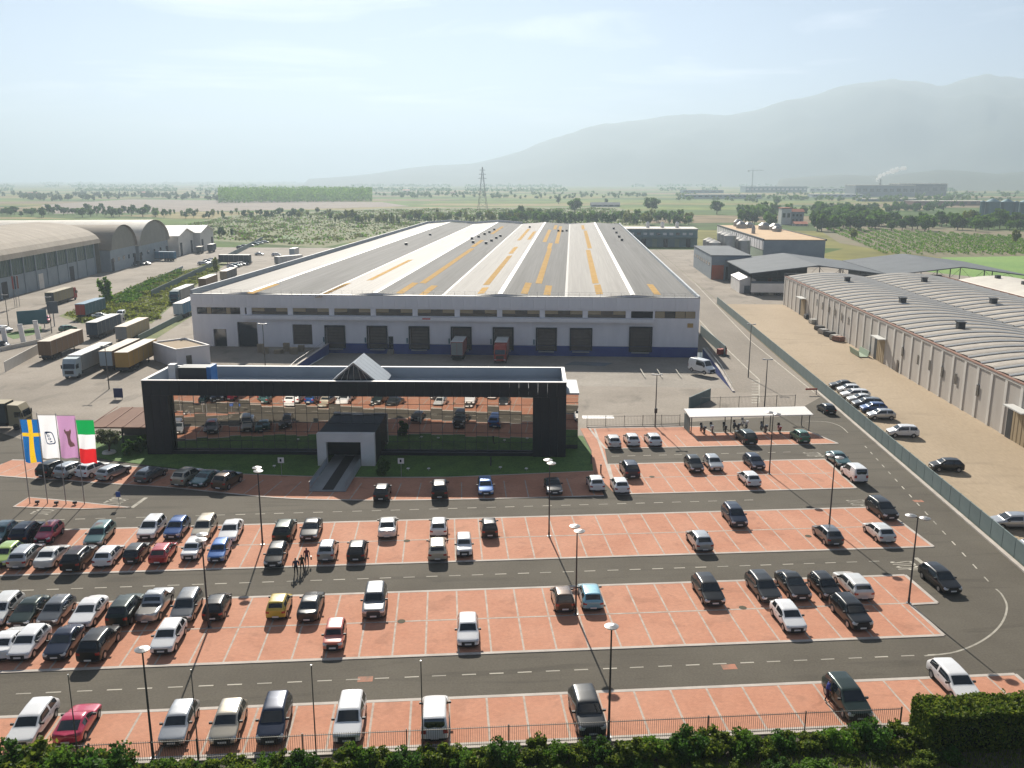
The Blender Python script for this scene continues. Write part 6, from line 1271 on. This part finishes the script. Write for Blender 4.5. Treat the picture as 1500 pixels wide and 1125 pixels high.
FB('distant_shed', 'white distant shed left of the steaming factory', 'shed', 1186,1252,281,275,30,'white','ridge',8); FB('distant_shed', 'lower white distant shed with bluish wall', 'shed', 1190,1265,289,283,30,'parapet','ridge',8)
FB('distant_shed', 'long blue-walled low shed in front of the steaming factory', 'shed', 1262,1345,295,289,24,'silo','pale_roof',7); FB('distant_shed', 'long brown shed with pale roof left of the silos', 'shed', 1338,1446,301,291,30,'brown_roof','pale_roof',8,)
FB('distant_shed', 'long dark shed row with saw-tooth lights on the plain', 'shed', 1092,1182,282,273,60,'teal_wall','grey_sheet',14,win='white'); FB('distant_shed', 'very long low grey shed across the plain', 'shed', 1002,1116,291,284,30,'teal_wall','pale_roof',12); FB('distant_shed', 'dark blue low shed behind the long grey one', 'shed', 1000,1060,283,278,40,'silo','grey_sheet',6)
FB('farm_shed', 'grey farm shed beside the big oak', 'shed', 866,908,303,299,14,'hangar_wall','grey_sheet',5,True); FB('farmhouse', 'tiny white farmhouse far across the fields', 'house', 966,986,269.5,267.3,20,'white','ridge',3,True); FB('farmhouse', 'small white house with red roof on the far right', 'house', 1405,1417,274,270.5,20,'white','brick_red',3,True)
FB('container', 'blue container stack behind the gabled halls', 'container', 229,243,337,328,5,'silo','silo',3)
for i, (x0, x1, yb) in enumerate(((40,52,283),(120,128,287),(205,214,283),(500,508,287),(590,600,281),(660,668,285),(1128,1136,270),(1420,1432,282),(1455,1470,278),(1476,1490,284))):
    FB('farmhouse', 'small pale farmhouse dotted on the hazy plain', 'house', x0, x1, yb, yb-2.4-.1*(i%3), 14, 'beige_rib', ('brick_red','brown_roof')[i%2], 3, True, grp='farmhouses on the plain')
tw, W_, hh = FB('tower_house', 'white tower house with red roofed wing among the trees', 'house', 1144,1158,329,303,9,'white','brick_red',2)
MB().box(W_/2+.02,W_/2+10.5,1,9,0,hh*.8).build('wing', M['hangar_wall'], tw); MB().extrude_x([(.4,hh*.8),(5,hh*.8+2.2),(9.6,hh*.8),(5,hh*.8+.05)], W_/2-.2, W_/2+11).build('wing_roof', M['brick_red'], tw)
for i in range(3):
    for j in range(2): MB().box(W_/2+1.5+i*3,W_/2+2.9+i*3,.9,.99,2.5+j*4,4.2+j*4).build('window', M['winglass'], tw)
FB('cottage', 'low red-roofed cottage beside the tower house', 'house', 1165,1183,331,324,8,'beige_rib','brick_red',3,True)
for i, (x0, x1) in enumerate(((1434,1441),(1442,1462),(1464,1482),(1483,1490),(1492,1512))):
    a, b = G(x0,317), G(x1,317); r_ = (b-a).length/2; c = (a+b)/2; hs = CH-(291-HOR)/1334.*math.hypot(c.x,c.y); t = thing('grain_silo', 'dark teal metal grain silo at the edge of the far works', 'silo', (c.x,c.y,0), 0, 'teal grain silos')
    MB().cyl(0,0,0,hs,r_,n=18).build('shell', M['silo'], t); MB().cyl(0,0,hs+.01,hs+r_*.5,r_*1.03,.4,18).build('cone_roof', M['silo'], t); MB().box(r_,r_+.4,-.2,.2,0,hs).build('ladder', M['tank'], t)
# pylon and crane
g = G(707,305); t = thing('power_pylon', 'tall lattice power pylon beyond the warehouse roof', 'pylon', (g.x,g.y,0), .2); m = MB(); PH = 51.; hw = lambda z: 5.2*(1-z/PH)**1.15+.35
lv = [PH*(1-(1-i/9)**1.25) for i in range(10)]
for a, b in zip(lv[:-1], lv[1:]):
    for sx, sy in ((1,1),(1,-1),(-1,-1),(-1,1)):
        m.tube((sx*hw(a),sy*hw(a),a),(sx*hw(b),sy*hw(b),b),.24,4); nx_, ny_ = (-sy,sx) if True else (0,0)
        m.tube((sx*hw(a),sy*hw(a),a),(nx_*hw(b),ny_*hw(b),b),.14,4); m.tube((sx*hw(b),sy*hw(b),b),(nx_*hw(b),ny_*hw(b),b),.12,4)
m.build('lattice', M['dark_steel'], t)
for z, l_ in ((PH*.72,5.5),(PH*.82,4.6),(PH*.92,3.6)): MB().tube((-l_,0,z),(l_,0,z),.22,4).tube((-l_,0,z),(0,0,z+1.6),.14,4).tube((l_,0,z),(0,0,z+1.6),.14,4).build('cross_arm', M['dark_steel'], t)
g = G(1101,283); t = thing('tower_crane', 'tower crane above the distant sheds', 'crane', (g.x,g.y,0), R(8)); ch = CH+(263-250)/1334.*g.y
m = MB()
for i in range(14):
    z0, z1 = ch*i/14, ch*(i+1)/14
    for s_ in (-1,1): m.tube((s_*1.,0,z0),(s_*1.,0,z1),.3,4); m.tube((s_*1.,0,z0),(-s_*1.,0,z1),.2,4)
m.build('mast', M['dark_steel'], t); MB().tube((-14,0,ch),(30,0,ch),.5,4).tube((0,0,ch),(0,0,ch+5),.4,4).tube((0,0,ch+5),(26,0,ch),.15,4).tube((0,0,ch+5),(-13,0,ch),.15,4).build('jib', M['dark_steel'], t); MB().box(-14,-10,-1,1,ch-3,ch-.6).build('counterweight', M['tank'], t)
# ================================================================== MOUNTAINS
RID = [(430,263),(500,259),(540,255),(600,247),(640,243),(690,241),(760,225),(830,200),(880,187),(930,180),(970,175),(1010,176),(1060,177),(1110,168),(1150,152),(1200,142),(1240,137),(1300,133),(1330,138),(1360,146),(1395,141),(1430,135),(1460,139),(1500,148),(1600,158),(1750,190),(1900,225),(2050,262)]
from mathutils import noise
def mountains(name, rid, r_in, r_ridge, r_out, na, nr_, rough):
    m = MB(); x0, x1 = rid[0][0], rid[-1][0]
    for i in range(na+1):
        px = x0+(x1-x0)*i/na; yy = interp(rid, px); az = math.atan((px-CX)/1334.); Hr = max(0,(HOR-yy)/1334.*math.cos(az))*r_ridge/math.cos(az)**1+ (CH if yy < HOR-1 else 0)
        for j in range(nr_+1):
            r = r_in+(r_out-r_in)*j/nr_; s = (r-r_in)/(r_ridge-r_in) if r < r_ridge else 1-(r-r_ridge)/(r_out-r_ridge)
            x, y = r*math.sin(az), r*math.cos(az); nz = noise.fractal(Vector((x*.0011,y*.0011,3)), 1.0, 2.1, 6); sp = noise.fractal(Vector((x*.0035,y*.0012,7)), 1.0, 2., 4)
            s = max(0,min(1,s)); pr = s*s*(3-2*s); z = Hr*pr*(1-rough*.0)+Hr*(nz*.34+sp*.14)*rough*pr*(1.15-pr)+Hr*.012*sp*pr
            m.v.append((x,y,z-1.2 if s <= 0 else z-1.2*(1-pr)))
    for i in range(na):
        for j in range(nr_):
            a = i*(nr_+1)+j; m.f.append((a,a+1,a+nr_+2,a+nr_+1)); m.m.append(0)
    o = m.build(name, M['mountain'], None, None, None, 0, True); o['kind'] = 'structure'; return o
mountains('mountains', RID, 4800, 7600, 9800, 220, 46, 1.0)
mountains('foothills', [(1130,263),(1180,259),(1230,256),(1290,258),(1340,253),(1375,250),(1410,252),(1460,256),(1520,252),(1600,258),(1700,263)], 3300, 4000, 4700, 90, 14, .6)
# steam of the distant factory
g = G(1290,288); m = MB(); pth = [(0,0,32,2.2),(1.5,0,37,3.2),(6,0,42,4.2),(13,0,46,5),(22,0,49,5.4),(32,0,53,6),(43,0,56,6.6),(54,0,58,5.5)]
bm = bmesh.new()
for i, (x, y, z, r_) in enumerate(pth):
    for q in range(3): bmesh.ops.create_icosphere(bm, subdivisions=2, radius=r_*(.7+.25*NR.random()), matrix=Matrix.Translation((x+NR.normal()*r_*.35,NR.normal()*r_*.3,z+NR.normal()*r_*.22)))
me = bpy.data.meshes.new('steam'); bm.to_mesh(me); bm.free(); sm = bpy.data.materials.new('steam'); sm.use_nodes = True; sm.node_tree.nodes.clear()
o_ = sm.node_tree.nodes.new('ShaderNodeOutputMaterial'); v_ = sm.node_tree.nodes.new('ShaderNodeVolumePrincipled'); v_.inputs['Color'].default_value = (1,1,1,1); v_.inputs['Density'].default_value = .14; sm.node_tree.links.new(v_.outputs[0], o_.inputs['Volume']); me.materials.append(sm)
o = bpy.data.objects.new('steam', me); COL.objects.link(o); o.location = (g.x-8,g.y+10,0); o['kind'] = 'stuff'; tag(o, 'white steam drifting from the distant factory chimney', 'steam')
md = o.modifiers.new('r','REMESH'); md.mode = 'VOXEL'; md.voxel_size = 1.2
# ================================================================== HAZE
hm = bpy.data.materials.new('haze'); hm.use_nodes = True; hm.node_tree.nodes.clear(); o_ = hm.node_tree.nodes.new('ShaderNodeOutputMaterial'); v_ = hm.node_tree.nodes.new('ShaderNodeVolumePrincipled')
v_.inputs['Color'].default_value = (.45,.54,.63,1); v_.inputs['Density'].default_value = HAZE; v_.inputs['Anisotropy'].default_value = .36; hm.node_tree.links.new(v_.outputs[0], o_.inputs['Volume'])
hz_ = MB().box(-19000,19000,-2500,17500,-2.5,960).build('haze', hm); hz_['kind'] = 'stuff'; tag(hz_, 'pale blue haze over the whole plain and mountains', 'haze')
